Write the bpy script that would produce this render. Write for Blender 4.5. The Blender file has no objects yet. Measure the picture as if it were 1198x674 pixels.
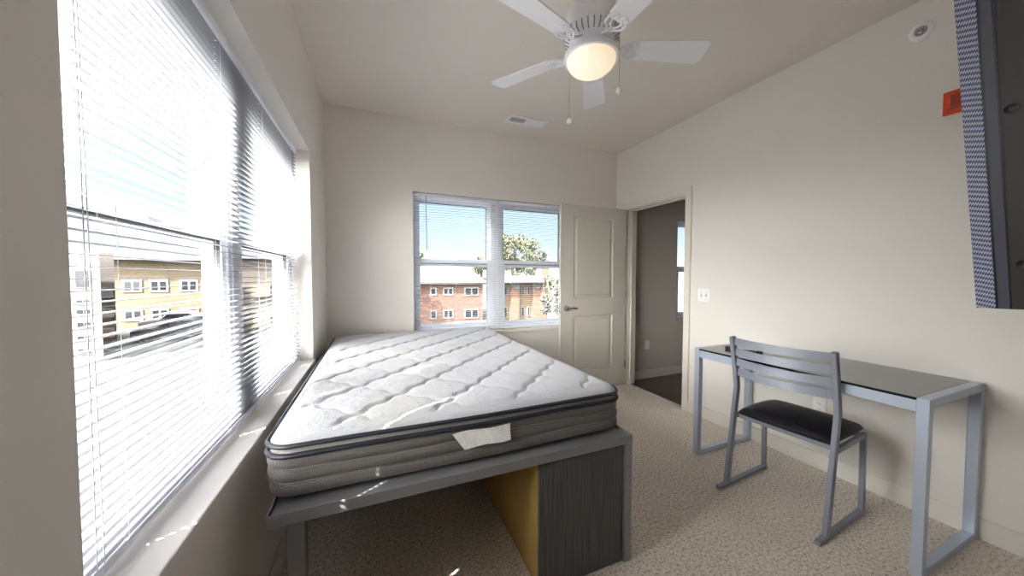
import bpy, bmesh, math, random
from mathutils import Vector, Matrix
PI = math.pi
R = math.radians
random.seed(7)
SC = bpy.context.scene
COL = SC.collection

# ------------------------------------------------------------------ camera
F_PX, YAW, PITCH, ROLL, CAM_H = 388.65, 0.389, -0.036, 0.0019, 1.2674
cam_d = bpy.data.cameras.new('camera'); cam = bpy.data.objects.new('camera', cam_d); COL.objects.link(cam)
cam_d.sensor_fit = 'HORIZONTAL'; cam_d.sensor_width = 36.0; cam_d.lens = F_PX / 1198 * 36.0
cam_d.clip_start = 0.02; cam_d.clip_end = 400
f = Vector((math.sin(YAW) * math.cos(PITCH), math.cos(YAW) * math.cos(PITCH), math.sin(PITCH)))
r = Vector((math.cos(YAW), -math.sin(YAW), 0)); u = r.cross(f)
r2 = r * math.cos(ROLL) + u * math.sin(ROLL); u2 = u * math.cos(ROLL) - r * math.sin(ROLL)
m = Matrix((r2, u2, -f)).transposed().to_4x4(); m.translation = (0, 0, CAM_H)
cam.matrix_world = m
SC.camera = cam

# ------------------------------------------------------------------ light
WORLD_STRENGTH = 1.0
SUN_ENERGY = 17.0
GLOBE_STRENGTH = 0.19
SUNSIDE = 16.0
SC.view_settings.view_transform = 'Standard'; SC.view_settings.look = 'None'
SC.view_settings.exposure = 1.85; SC.view_settings.gamma = 1.0
SC.view_settings.use_curve_mapping = False
SC.cycles.max_bounces = 14; SC.cycles.diffuse_bounces = 8; SC.cycles.transmission_bounces = 8
SC.cycles.transparent_max_bounces = 24
SC.cycles.use_denoising = True
SC.cycles.sample_clamp_indirect = 8

w = bpy.data.worlds.new('sky'); SC.world = w; w.use_nodes = True
nt = w.node_tree; nt.nodes.clear()
tc = nt.nodes.new('ShaderNodeTexCoord'); sx = nt.nodes.new('ShaderNodeSeparateXYZ')
rp = nt.nodes.new('ShaderNodeValToRGB'); bg = nt.nodes.new('ShaderNodeBackground'); wo = nt.nodes.new('ShaderNodeOutputWorld')
nt.links.new(tc.outputs['Generated'], sx.inputs[0]); nt.links.new(sx.outputs['Z'], rp.inputs[0])
nt.links.new(rp.outputs[0], bg.inputs[0]); nt.links.new(bg.outputs[0], wo.inputs[0])
e = rp.color_ramp.elements
e[0].position = 0.0; e[0].color = (0.42, 0.42, 0.40, 1)
e[1].position = 0.03; e[1].color = (0.36, 0.385, 0.40, 1)
k = e.new(0.10); k.color = (0.275, 0.345, 0.40, 1)
k = e.new(0.25); k.color = (0.20, 0.285, 0.365, 1)
k = e.new(1.0); k.color = (0.75, 0.85, 1.0, 1)
# the sky is much brighter on the sun's side
dt = nt.nodes.new('ShaderNodeVectorMath'); dt.operation = 'DOT_PRODUCT'
dt.inputs[1].default_value = (-0.62, -0.34, 0.70)
nt.links.new(tc.outputs['Generated'], dt.inputs[0])
mx_ = nt.nodes.new('ShaderNodeMath'); mx_.operation = 'MAXIMUM'; mx_.inputs[1].default_value = 0.0; nt.links.new(dt.outputs['Value'], mx_.inputs[0])
pw = nt.nodes.new('ShaderNodeMath'); pw.operation = 'POWER'; pw.inputs[1].default_value = 3.0; nt.links.new(mx_.outputs[0], pw.inputs[0])
vs = nt.nodes.new('ShaderNodeVectorMath'); vs.operation = 'SCALE'; vs.inputs[0].default_value = (1.0, 0.955, 0.89); nt.links.new(pw.outputs[0], vs.inputs['Scale'])
vm = nt.nodes.new('ShaderNodeVectorMath'); vm.operation = 'SCALE'; vm.inputs['Scale'].default_value = SUNSIDE; nt.links.new(vs.outputs[0], vm.inputs[0])
va = nt.nodes.new('ShaderNodeVectorMath'); va.operation = 'ADD'; nt.links.new(vm.outputs[0], va.inputs[0]); nt.links.new(rp.outputs[0], va.inputs[1])
nt.links.new(va.outputs[0], bg.inputs[0]); bg.inputs[1].default_value = WORLD_STRENGTH

SUN_EL = R(48); SUN_DIR = Vector((0.862 * math.cos(SUN_EL), 0.507 * math.cos(SUN_EL), -math.sin(SUN_EL)))
sd = bpy.data.lights.new('sun', 'SUN'); sd.energy = SUN_ENERGY; sd.angle = R(0.53); sd.color = (1.0, 0.96, 0.9)
sun = bpy.data.objects.new('sun', sd); COL.objects.link(sun)
sun.rotation_euler = SUN_DIR.to_track_quat('-Z', 'Y').to_euler(); sun.location = (-6, -4, 8)

# ------------------------------------------------------------------ materials
MATS = {}
def mat(name, col, rough=0.6, metal=0.0, spec=0.5, noise=None, bump=None, emit=None, coat=0.0, sheen=0.0):
    """noise=(scale, amount, second colour), bump=(scale, strength, distance)"""
    if name in MATS: return MATS[name]
    mt = bpy.data.materials.new(name); mt.use_nodes = True; t = mt.node_tree; b = t.nodes['Principled BSDF']
    b.inputs['Base Color'].default_value = (*col, 1); b.inputs['Roughness'].default_value = rough
    b.inputs['Metallic'].default_value = metal; b.inputs['Specular IOR Level'].default_value = spec
    b.inputs['Coat Weight'].default_value = coat; b.inputs['Sheen Weight'].default_value = sheen
    tc = t.nodes.new('ShaderNodeTexCoord')
    if noise:
        n = t.nodes.new('ShaderNodeTexNoise'); n.inputs['Scale'].default_value = noise[0]; n.inputs['Detail'].default_value = 4
        t.links.new(tc.outputs['Object'], n.inputs['Vector'])
        cr = t.nodes.new('ShaderNodeValToRGB'); cr.color_ramp.elements[0].position = 0.5 - noise[1]; cr.color_ramp.elements[1].position = 0.5 + noise[1]
        cr.color_ramp.elements[0].color = (*noise[2], 1); cr.color_ramp.elements[1].color = (*col, 1)
        t.links.new(n.outputs['Fac'], cr.inputs[0]); t.links.new(cr.outputs[0], b.inputs['Base Color'])
    if bump:
        n = t.nodes.new('ShaderNodeTexNoise'); n.inputs['Scale'].default_value = bump[0]; n.inputs['Detail'].default_value = 3
        t.links.new(tc.outputs['Object'], n.inputs['Vector'])
        bp = t.nodes.new('ShaderNodeBump'); bp.inputs['Strength'].default_value = bump[1]; bp.inputs['Distance'].default_value = bump[2]
        t.links.new(n.outputs['Fac'], bp.inputs['Height']); t.links.new(bp.outputs[0], b.inputs['Normal'])
    if emit:
        b.inputs['Emission Color'].default_value = (*emit[0], 1); b.inputs['Emission Strength'].default_value = emit[1]
    MATS[name] = mt
    return mt

def nodes_of(mt): return mt.node_tree, mt.node_tree.nodes['Principled BSDF']

M_wall = mat('wall_paint', (0.825, 0.79, 0.75), 0.75, noise=(1.3, 0.3, (0.81, 0.775, 0.735)), bump=(260, 0.12, 0.002))
M_ceil = mat('ceiling_paint', (0.835, 0.785, 0.73), 0.85, noise=(1.6, 0.3, (0.82, 0.77, 0.715)), bump=(180, 0.25, 0.003))
M_hallwall = mat('hall_paint_shaded', (0.62, 0.565, 0.52), 0.75, bump=(260, 0.1, 0.002))  # same paint as the room, darkened to carry the hall's shade
M_trim = mat('trim_paint', (0.77, 0.73, 0.66), 0.45)
M_base = mat('baseboard_paint', (0.78, 0.75, 0.70), 0.45)
M_door = mat('door_paint', (0.62, 0.585, 0.53), 0.5, bump=(90, 0.06, 0.002))
M_vinyl = mat('white_vinyl', (0.86, 0.88, 0.94), 0.35)
M_gasket = mat('dark_gasket', (0.08, 0.08, 0.08), 0.6)
M_white = mat('white_plastic', (0.93, 0.93, 0.93), 0.4)
M_fan = mat('fan_white', (0.93, 0.93, 0.96), 0.4)
M_silver = mat('silver_powder_coat', (0.50, 0.56, 0.67), 0.38, metal=0.40, spec=0.5, noise=(400, 0.25, (0.47, 0.53, 0.64)))
M_chairmetal = mat('chair_silver_coat', (0.27, 0.285, 0.33), 0.48, metal=0.2, noise=(400, 0.25, (0.25, 0.265, 0.34)))
M_bedmetal = mat('bed_grey_coat', (0.27, 0.27, 0.28), 0.4, metal=0.4, bump=(300, 0.1, 0.001))
M_chrome = mat('brushed_nickel', (0.55, 0.54, 0.53), 0.2, metal=1.0)
M_vinylblack = mat('black_vinyl', (0.014, 0.013, 0.018), 0.36, spec=0.5, bump=(500, 0.12, 0.001))
M_glassblack = mat('black_desk_glass', (0.03, 0.032, 0.035), 0.16, spec=0.6, coat=0.3)
M_edgeblack = mat('black_glass_edge', (0.012, 0.014, 0.018), 0.2)
M_black = mat('black_plastic', (0.015, 0.015, 0.017), 0.4)
M_piping = mat('black_piping', (0.022, 0.025, 0.036), 0.45)
M_tan = mat('tan_particle_board', (0.60, 0.40, 0.12), 0.55, noise=(9, 0.25, (0.50, 0.32, 0.09)))
M_red = mat('red_alarm_plastic', (0.75, 0.07, 0.015), 0.35)
M_reddark = mat('dark_red_lens', (0.42, 0.06, 0.03), 0.3)
M_chain = mat('brass_bead_chain', (0.62, 0.52, 0.33), 0.3, metal=0.9)
M_cord = mat('cord_white', (0.72, 0.72, 0.74), 0.7)
M_bracket = mat('dark_bracket_steel', (0.03, 0.03, 0.033), 0.5, metal=0.5)

# carpet
def carpet():
    mt = mat('carpet', (0.5, 0.42, 0.33), 0.95, spec=0.1, sheen=0.3); t, b = nodes_of(mt)
    tc = t.nodes.new('ShaderNodeTexCoord')
    n1 = t.nodes.new('ShaderNodeTexNoise'); n1.inputs['Scale'].default_value = 78; n1.inputs['Detail'].default_value = 8; n1.inputs['Roughness'].default_value = 0.85
    n2 = t.nodes.new('ShaderNodeTexNoise'); n2.inputs['Scale'].default_value = 3.0; n2.inputs['Detail'].default_value = 3
    v = t.nodes.new('ShaderNodeTexVoronoi'); v.inputs['Scale'].default_value = 130
    for n in (n1, n2, v): t.links.new(tc.outputs['Object'], n.inputs['Vector'])
    cr = t.nodes.new('ShaderNodeValToRGB'); el = cr.color_ramp.elements
    el[0].position = 0.39; el[0].color = (0.19, 0.145, 0.11, 1); el[1].position = 0.64; el[1].color = (0.95, 0.88, 0.80, 1)
    k = el.new(0.45); k.color = (0.54, 0.45, 0.37, 1)
    k = el.new(0.52); k.color = (0.82, 0.74, 0.65, 1)
    t.links.new(n1.outputs['Fac'], cr.inputs[0])
    mx = t.nodes.new('ShaderNodeMix'); mx.data_type = 'RGBA'; mx.blend_type = 'MULTIPLY'; mx.inputs[0].default_value = 0.35
    c2 = t.nodes.new('ShaderNodeValToRGB'); c2.color_ramp.elements[0].position = 0.35; c2.color_ramp.elements[1].position = 0.65
    c2.color_ramp.elements[0].color = (0.78, 0.78, 0.78, 1); c2.color_ramp.elements[1].color = (1, 1, 1, 1)
    t.links.new(n2.outputs['Fac'], c2.inputs[0]); t.links.new(cr.outputs[0], mx.inputs[6]); t.links.new(c2.outputs[0], mx.inputs[7])
    t.links.new(mx.outputs[2], b.inputs['Base Color'])
    bp = t.nodes.new('ShaderNodeBump'); bp.inputs['Strength'].default_value = 0.3; bp.inputs['Distance'].default_value = 0.005
    t.links.new(n1.outputs['Fac'], bp.inputs['Height']); t.links.new(bp.outputs[0], b.inputs['Normal'])
    return mt
M_carpet = carpet()

def planks():
    mt = mat('wood_planks', (0.1, 0.08, 0.07), 0.35); t, b = nodes_of(mt)
    tc = t.nodes.new('ShaderNodeTexCoord'); br = t.nodes.new('ShaderNodeTexBrick')
    t.links.new(tc.outputs['Object'], br.inputs['Vector'])
    br.inputs['Color1'].default_value = (0.150, 0.105, 0.085, 1); br.inputs['Color2'].default_value = (0.085, 0.060, 0.050, 1); br.inputs['Mortar'].default_value = (0.03, 0.02, 0.018, 1)
    br.inputs['Scale'].default_value = 1.0; br.inputs['Brick Width'].default_value = 1.2; br.inputs['Row Height'].default_value = 0.13; br.inputs['Mortar Size'].default_value = 0.003
    n = t.nodes.new('ShaderNodeTexNoise'); n.inputs['Scale'].default_value = 4; n.inputs['Detail'].default_value = 6
    mp = t.nodes.new('ShaderNodeMapping'); mp.inputs['Scale'].default_value = (1, 14, 1)
    t.links.new(tc.outputs['Object'], mp.inputs[0]); t.links.new(mp.outputs[0], n.inputs['Vector'])
    mx = t.nodes.new('ShaderNodeMix'); mx.data_type = 'RGBA'; mx.blend_type = 'MULTIPLY'; mx.inputs[0].default_value = 0.7
    t.links.new(br.outputs['Color'], mx.inputs[6]); t.links.new(n.outputs['Fac'], mx.inputs[7]); t.links.new(mx.outputs[2], b.inputs['Base Color'])
    return mt
M_planks = planks()

def woodgrain():
    mt = mat('dark_woodgrain_laminate', (0.05, 0.05, 0.052), 0.42); t, b = nodes_of(mt)
    tc = t.nodes.new('ShaderNodeTexCoord'); mp = t.nodes.new('ShaderNodeMapping'); mp.inputs['Scale'].default_value = (90, 90, 2.5)
    n = t.nodes.new('ShaderNodeTexNoise'); n.inputs['Scale'].default_value = 1.6; n.inputs['Detail'].default_value = 5
    t.links.new(tc.outputs['Object'], mp.inputs[0]); t.links.new(mp.outputs[0], n.inputs['Vector'])
    cr = t.nodes.new('ShaderNodeValToRGB'); cr.color_ramp.elements[0].position = 0.35; cr.color_ramp.elements[1].position = 0.68
    cr.color_ramp.elements[0].color = (0.050, 0.050, 0.052, 1); cr.color_ramp.elements[1].color = (0.115, 0.112, 0.112, 1)
    t.links.new(n.outputs['Fac'], cr.inputs[0]); t.links.new(cr.outputs[0], b.inputs['Base Color'])
    return mt
M_wood = woodgrain()

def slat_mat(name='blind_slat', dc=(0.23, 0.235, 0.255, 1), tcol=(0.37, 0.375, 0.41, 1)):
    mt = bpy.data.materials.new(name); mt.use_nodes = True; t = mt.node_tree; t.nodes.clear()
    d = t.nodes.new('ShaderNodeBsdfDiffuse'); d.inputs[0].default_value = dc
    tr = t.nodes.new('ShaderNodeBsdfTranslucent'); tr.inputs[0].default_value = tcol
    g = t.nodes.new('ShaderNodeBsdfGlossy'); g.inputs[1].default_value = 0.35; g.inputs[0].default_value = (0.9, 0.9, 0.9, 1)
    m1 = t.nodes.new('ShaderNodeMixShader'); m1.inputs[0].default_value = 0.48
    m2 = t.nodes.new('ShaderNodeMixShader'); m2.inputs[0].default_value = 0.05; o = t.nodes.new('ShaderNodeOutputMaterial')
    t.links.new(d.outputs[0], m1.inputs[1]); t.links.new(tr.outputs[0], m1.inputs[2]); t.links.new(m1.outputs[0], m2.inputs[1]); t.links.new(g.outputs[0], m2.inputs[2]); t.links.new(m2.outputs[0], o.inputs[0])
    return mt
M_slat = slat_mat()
M_slat_lit = slat_mat('blind_slat_bright', (0.60, 0.61, 0.66, 1), (0.55, 0.56, 0.60, 1))  # same slats as the side blind; extra brightness put into the colour

def glass_mat():
    mt = bpy.data.materials.new('window_glass'); mt.use_nodes = True; t = mt.node_tree; t.nodes.clear()
    a = t.nodes.new('ShaderNodeBsdfTransparent'); a.inputs[0].default_value = (0.93, 0.96, 0.96, 1)
    g = t.nodes.new('ShaderNodeBsdfGlossy'); g.inputs[1].default_value = 0.0
    fr = t.nodes.new('ShaderNodeFresnel'); fr.inputs[0].default_value = 1.35
    m1 = t.nodes.new('ShaderNodeMixShader'); o = t.nodes.new('ShaderNodeOutputMaterial')
    t.links.new(fr.outputs[0], m1.inputs[0]); t.links.new(a.outputs[0], m1.inputs[1]); t.links.new(g.outputs[0], m1.inputs[2]); t.links.new(m1.outputs[0], o.inputs[0])
    return mt
M_glass = glass_mat()
def clear_white():
    mt = bpy.data.materials.new('frosted_wand'); mt.use_nodes = True; t = mt.node_tree; t.nodes.clear()
    d = t.nodes.new('ShaderNodeBsdfDiffuse'); d.inputs[0].default_value = (0.9, 0.9, 0.93, 1)
    tr = t.nodes.new('ShaderNodeBsdfTranslucent'); tr.inputs[0].default_value = (0.95, 0.95, 0.98, 1)
    tp = t.nodes.new('ShaderNodeBsdfTransparent')
    m1 = t.nodes.new('ShaderNodeMixShader'); m1.inputs[0].default_value = 0.6; m2 = t.nodes.new('ShaderNodeMixShader'); m2.inputs[0].default_value = 0.25; o = t.nodes.new('ShaderNodeOutputMaterial')
    t.links.new(d.outputs[0], m1.inputs[1]); t.links.new(tr.outputs[0], m1.inputs[2]); t.links.new(m1.outputs[0], m2.inputs[1]); t.links.new(tp.outputs[0], m2.inputs[2]); t.links.new(m2.outputs[0], o.inputs[0])
    return mt
M_wand = clear_white()

def quilt_mat():
    mt = mat('quilt_white_knit', (0.43, 0.435, 0.475), 0.9, spec=0.15, sheen=0.3); t, b = nodes_of(mt)
    tc = t.nodes.new('ShaderNodeTexCoord'); n = t.nodes.new('ShaderNodeTexNoise'); n.inputs['Scale'].default_value = 2.2; n.inputs['Detail'].default_value = 5
    cr = t.nodes.new('ShaderNodeValToRGB'); cr.color_ramp.elements[0].position = 0.28; cr.color_ramp.elements[1].position = 0.52
    cr.color_ramp.elements[0].color = (0.405, 0.398, 0.385, 1); cr.color_ramp.elements[1].color = (0.43, 0.44, 0.48, 1)
    t.links.new(tc.outputs['Object'], n.inputs['Vector']); t.links.new(n.outputs['Fac'], cr.inputs[0]); t.links.new(cr.outputs[0], b.inputs['Base Color'])
    n2 = t.nodes.new('ShaderNodeTexNoise'); n2.inputs['Scale'].default_value = 140; t.links.new(tc.outputs['Object'], n2.inputs['Vector'])
    n3 = t.nodes.new('ShaderNodeTexNoise'); n3.inputs['Scale'].default_value = 22; t.links.new(tc.outputs['Object'], n3.inputs['Vector'])
    ad = t.nodes.new('ShaderNodeMath'); ad.operation = 'MULTIPLY_ADD'; ad.inputs[1].default_value = 4.0
    t.links.new(n3.outputs['Fac'], ad.inputs[0]); t.links.new(n2.outputs['Fac'], ad.inputs[2])
    bp = t.nodes.new('ShaderNodeBump'); bp.inputs['Strength'].default_value = 0.35; bp.inputs['Distance'].default_value = 0.0035
    t.links.new(ad.outputs[0], bp.inputs['Height']); t.links.new(bp.outputs[0], b.inputs['Normal'])
    return mt
M_quilt = quilt_mat()

def border_mat(name, ca, cb):
    mt = mat(name, ca, 0.75, spec=0.3, sheen=0.2); t, b = nodes_of(mt)
    tc = t.nodes.new('ShaderNodeTexCoord'); ck = t.nodes.new('ShaderNodeTexChecker'); ck.inputs['Scale'].default_value = 240
    mp = t.nodes.new('ShaderNodeMapping'); mp.inputs['Rotation'].default_value = (0, R(45), 0)
    ck.inputs['Color1'].default_value = (*ca, 1); ck.inputs['Color2'].default_value = (*cb, 1)
    t.links.new(tc.outputs['Object'], mp.inputs[0]); t.links.new(mp.outputs[0], ck.inputs[0])
    n = t.nodes.new('ShaderNodeTexNoise'); n.inputs['Scale'].default_value = 14; n.inputs['Detail'].default_value = 3; t.links.new(tc.outputs['Object'], n.inputs['Vector'])
    t.links.new(ck.outputs['Color'], b.inputs['Base Color'])
    bp = t.nodes.new('ShaderNodeBump'); bp.inputs['Strength'].default_value = 0.6; bp.inputs['Distance'].default_value = 0.012
    t.links.new(n.outputs['Fac'], bp.inputs['Height']); t.links.new(bp.outputs[0], b.inputs['Normal'])
    return mt
M_border = border_mat('mattress_border_grey', (0.100, 0.092, 0.088), (0.185, 0.170, 0.158))
M_gusset = border_mat('mattress_gusset_grey', (0.30, 0.29, 0.28), (0.40, 0.39, 0.37))

def tag_mat():
    mt = mat('care_tag_paper', (0.8, 0.8, 0.78), 0.35); t, b = nodes_of(mt)
    tc = t.nodes.new('ShaderNodeTexCoord'); n = t.nodes.new('ShaderNodeTexNoise'); n.inputs['Scale'].default_value = 60; n.inputs['Detail'].default_value = 2
    wv = t.nodes.new('ShaderNodeTexWave'); wv.bands_direction = 'Z'; wv.inputs['Scale'].default_value = 45
    t.links.new(tc.outputs['Object'], n.inputs['Vector']); t.links.new(tc.outputs['Object'], wv.inputs['Vector'])
    ml = t.nodes.new('ShaderNodeMath'); ml.operation = 'MULTIPLY'; t.links.new(n.outputs['Fac'], ml.inputs[0]); t.links.new(wv.outputs['Fac'], ml.inputs[1])
    cr = t.nodes.new('ShaderNodeValToRGB'); cr.color_ramp.elements[0].position = 0.30; cr.color_ramp.elements[1].position = 0.50
    cr.color_ramp.elements[0].color = (0.93, 0.93, 0.91, 1); cr.color_ramp.elements[1].color = (0.66, 0.66, 0.66, 1)
    t.links.new(ml.outputs[0], cr.inputs[0]); t.links.new(cr.outputs[0], b.inputs['Base Color'])
    return mt
M_tag = tag_mat()

def mesh_strip_mat():
    mt = mat('perforated_edge_strip', (0.1, 0.12, 0.2), 0.5); t, b = nodes_of(mt)
    tc = t.nodes.new('ShaderNodeTexCoord'); mp = t.nodes.new('ShaderNodeMapping'); mp.inputs['Scale'].default_value = (0, 1.5, 1); mp.inputs['Rotation'].default_value = (0, 0, 0)
    ck = t.nodes.new('ShaderNodeTexChecker'); ck.inputs['Scale'].default_value = 105
    # shear so that the diamonds run diagonally along the strip
    sh = t.nodes.new('ShaderNodeSeparateXYZ'); cb_ = t.nodes.new('ShaderNodeCombineXYZ'); ad_ = t.nodes.new('ShaderNodeMath'); ad_.operation = 'MULTIPLY_ADD'; ad_.inputs[1].default_value = 0.8
    t.links.new(mp.outputs[0], sh.inputs[0]); t.links.new(sh.outputs['Y'], ad_.inputs[0]); t.links.new(sh.outputs['Z'], ad_.inputs[2]); t.links.new(ad_.outputs[0], cb_.inputs['Y']); t.links.new(sh.outputs['Y'], cb_.inputs['X'])
    ck.inputs['Color1'].default_value = (0.50, 0.51, 0.56, 1); ck.inputs['Color2'].default_value = (0.045, 0.08, 0.24, 1)
    t.links.new(tc.outputs['Object'], mp.inputs[0]); t.links.new(cb_.outputs[0], ck.inputs[0]); t.links.new(ck.outputs['Color'], b.inputs['Base Color'])
    return mt
M_strip = mesh_strip_mat()
M_band = mat('blue_grey_band', (0.075, 0.08, 0.11), 0.45)
M_sprk = mat('grey_recess', (0.35, 0.34, 0.33), 0.5)
M_tvback = mat('dark_brown_panel', (0.050, 0.040, 0.037), 0.5, noise=(6, 0.3, (0.042, 0.034, 0.031)))

def brick_mat(name, a, b_, mortar, sc=4.0):
    mt = mat(name, a, 0.85); t, b = nodes_of(mt)
    tc = t.nodes.new('ShaderNodeTexCoord'); mp = t.nodes.new('ShaderNodeMapping'); mp.inputs['Rotation'].default_value = (R(90), 0, 0)
    br = t.nodes.new('ShaderNodeTexBrick'); br.inputs['Scale'].default_value = sc
    br.inputs['Color1'].default_value = (*a, 1); br.inputs['Color2'].default_value = (*b_, 1); br.inputs['Mortar'].default_value = (*mortar, 1)
    t.links.new(tc.outputs['Object'], mp.inputs[0]); t.links.new(mp.outputs[0], br.inputs['Vector']); t.links.new(br.outputs['Color'], b.inputs['Base Color'])
    return mt
M_brick = brick_mat('red_brick', (0.0709, 0.0304, 0.0198), (0.0611, 0.0264, 0.0185), (0.0792, 0.0528, 0.0429))
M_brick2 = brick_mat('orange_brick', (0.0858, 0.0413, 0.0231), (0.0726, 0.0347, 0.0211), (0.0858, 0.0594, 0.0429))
M_bricklit = brick_mat('sunlit_brick', (0.0990, 0.0627, 0.0281), (0.0891, 0.0561, 0.0264), (0.0990, 0.0726, 0.0462))  # sunlight on the inset bays, put into the brick colour
M_tanwall = brick_mat('tan_brick', (0.0693, 0.0495, 0.0248), (0.0627, 0.0446, 0.0231), (0.0726, 0.0561, 0.0363))
M_brownwall = mat('brown_siding', (0.0281, 0.0205, 0.0158), 0.8)
M_whitewall = mat('white_siding', (0.1122, 0.1122, 0.1089), 0.8)
M_roof = mat('pale_shingle', (0.0891, 0.0775, 0.0627), 0.9, noise=(3, 0.3, (0.0759, 0.0660, 0.0545)))
M_roofgrey = mat('grey_fascia', (0.0528, 0.0495, 0.0495), 0.8)
M_extwhite = mat('exterior_white_trim', (0.1188, 0.1188, 0.1188), 0.6)
M_extglass = mat('exterior_dark_glass', (0.0099, 0.0116, 0.0149), 0.15)
M_asphalt = mat('asphalt', (0.034, 0.034, 0.035), 0.9, noise=(0.6, 0.3, (0.027, 0.027, 0.028)))
M_grass = mat('grass', (0.0330, 0.0396, 0.0165), 0.95, noise=(1.5, 0.3, (0.0264, 0.0297, 0.0132)))
M_leaf = mat('leaf_pale_green', (0.0528, 0.0561, 0.0248), 0.8, noise=(3, 0.3, (0.0264, 0.0297, 0.0149)))
M_leaf2 = mat('leaf_grey_green', (0.0528, 0.0577, 0.0396), 0.8, noise=(3, 0.3, (0.0297, 0.0330, 0.0231)))
M_bark = mat('bark', (0.07, 0.055, 0.045), 0.9)
M_tyre = mat('tyre_rubber', (0.01, 0.01, 0.01), 0.8)

# ------------------------------------------------------------------ builders
ROOTLOC = {}
def base_of(parent):
    while parent is not None:
        if parent.name in ROOTLOC: return ROOTLOC[parent.name]
        parent = parent.parent
    return Vector((0, 0, 0))

def thing(name, label, cat, loc, group=None, kind=None):
    o = bpy.data.objects.new(name, None); COL.objects.link(o); o.location = loc; o.empty_display_size = 0.05
    ROOTLOC[o.name] = Vector(loc)
    if label: o['label'] = label; o['category'] = cat
    if group: o['group'] = group
    if kind: o['kind'] = kind
    return o

def tag(o, label=None, cat=None, group=None, kind=None):
    if label: o['label'] = label
    if cat: o['category'] = cat
    if group: o['group'] = group
    if kind: o['kind'] = kind
    return o

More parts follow.
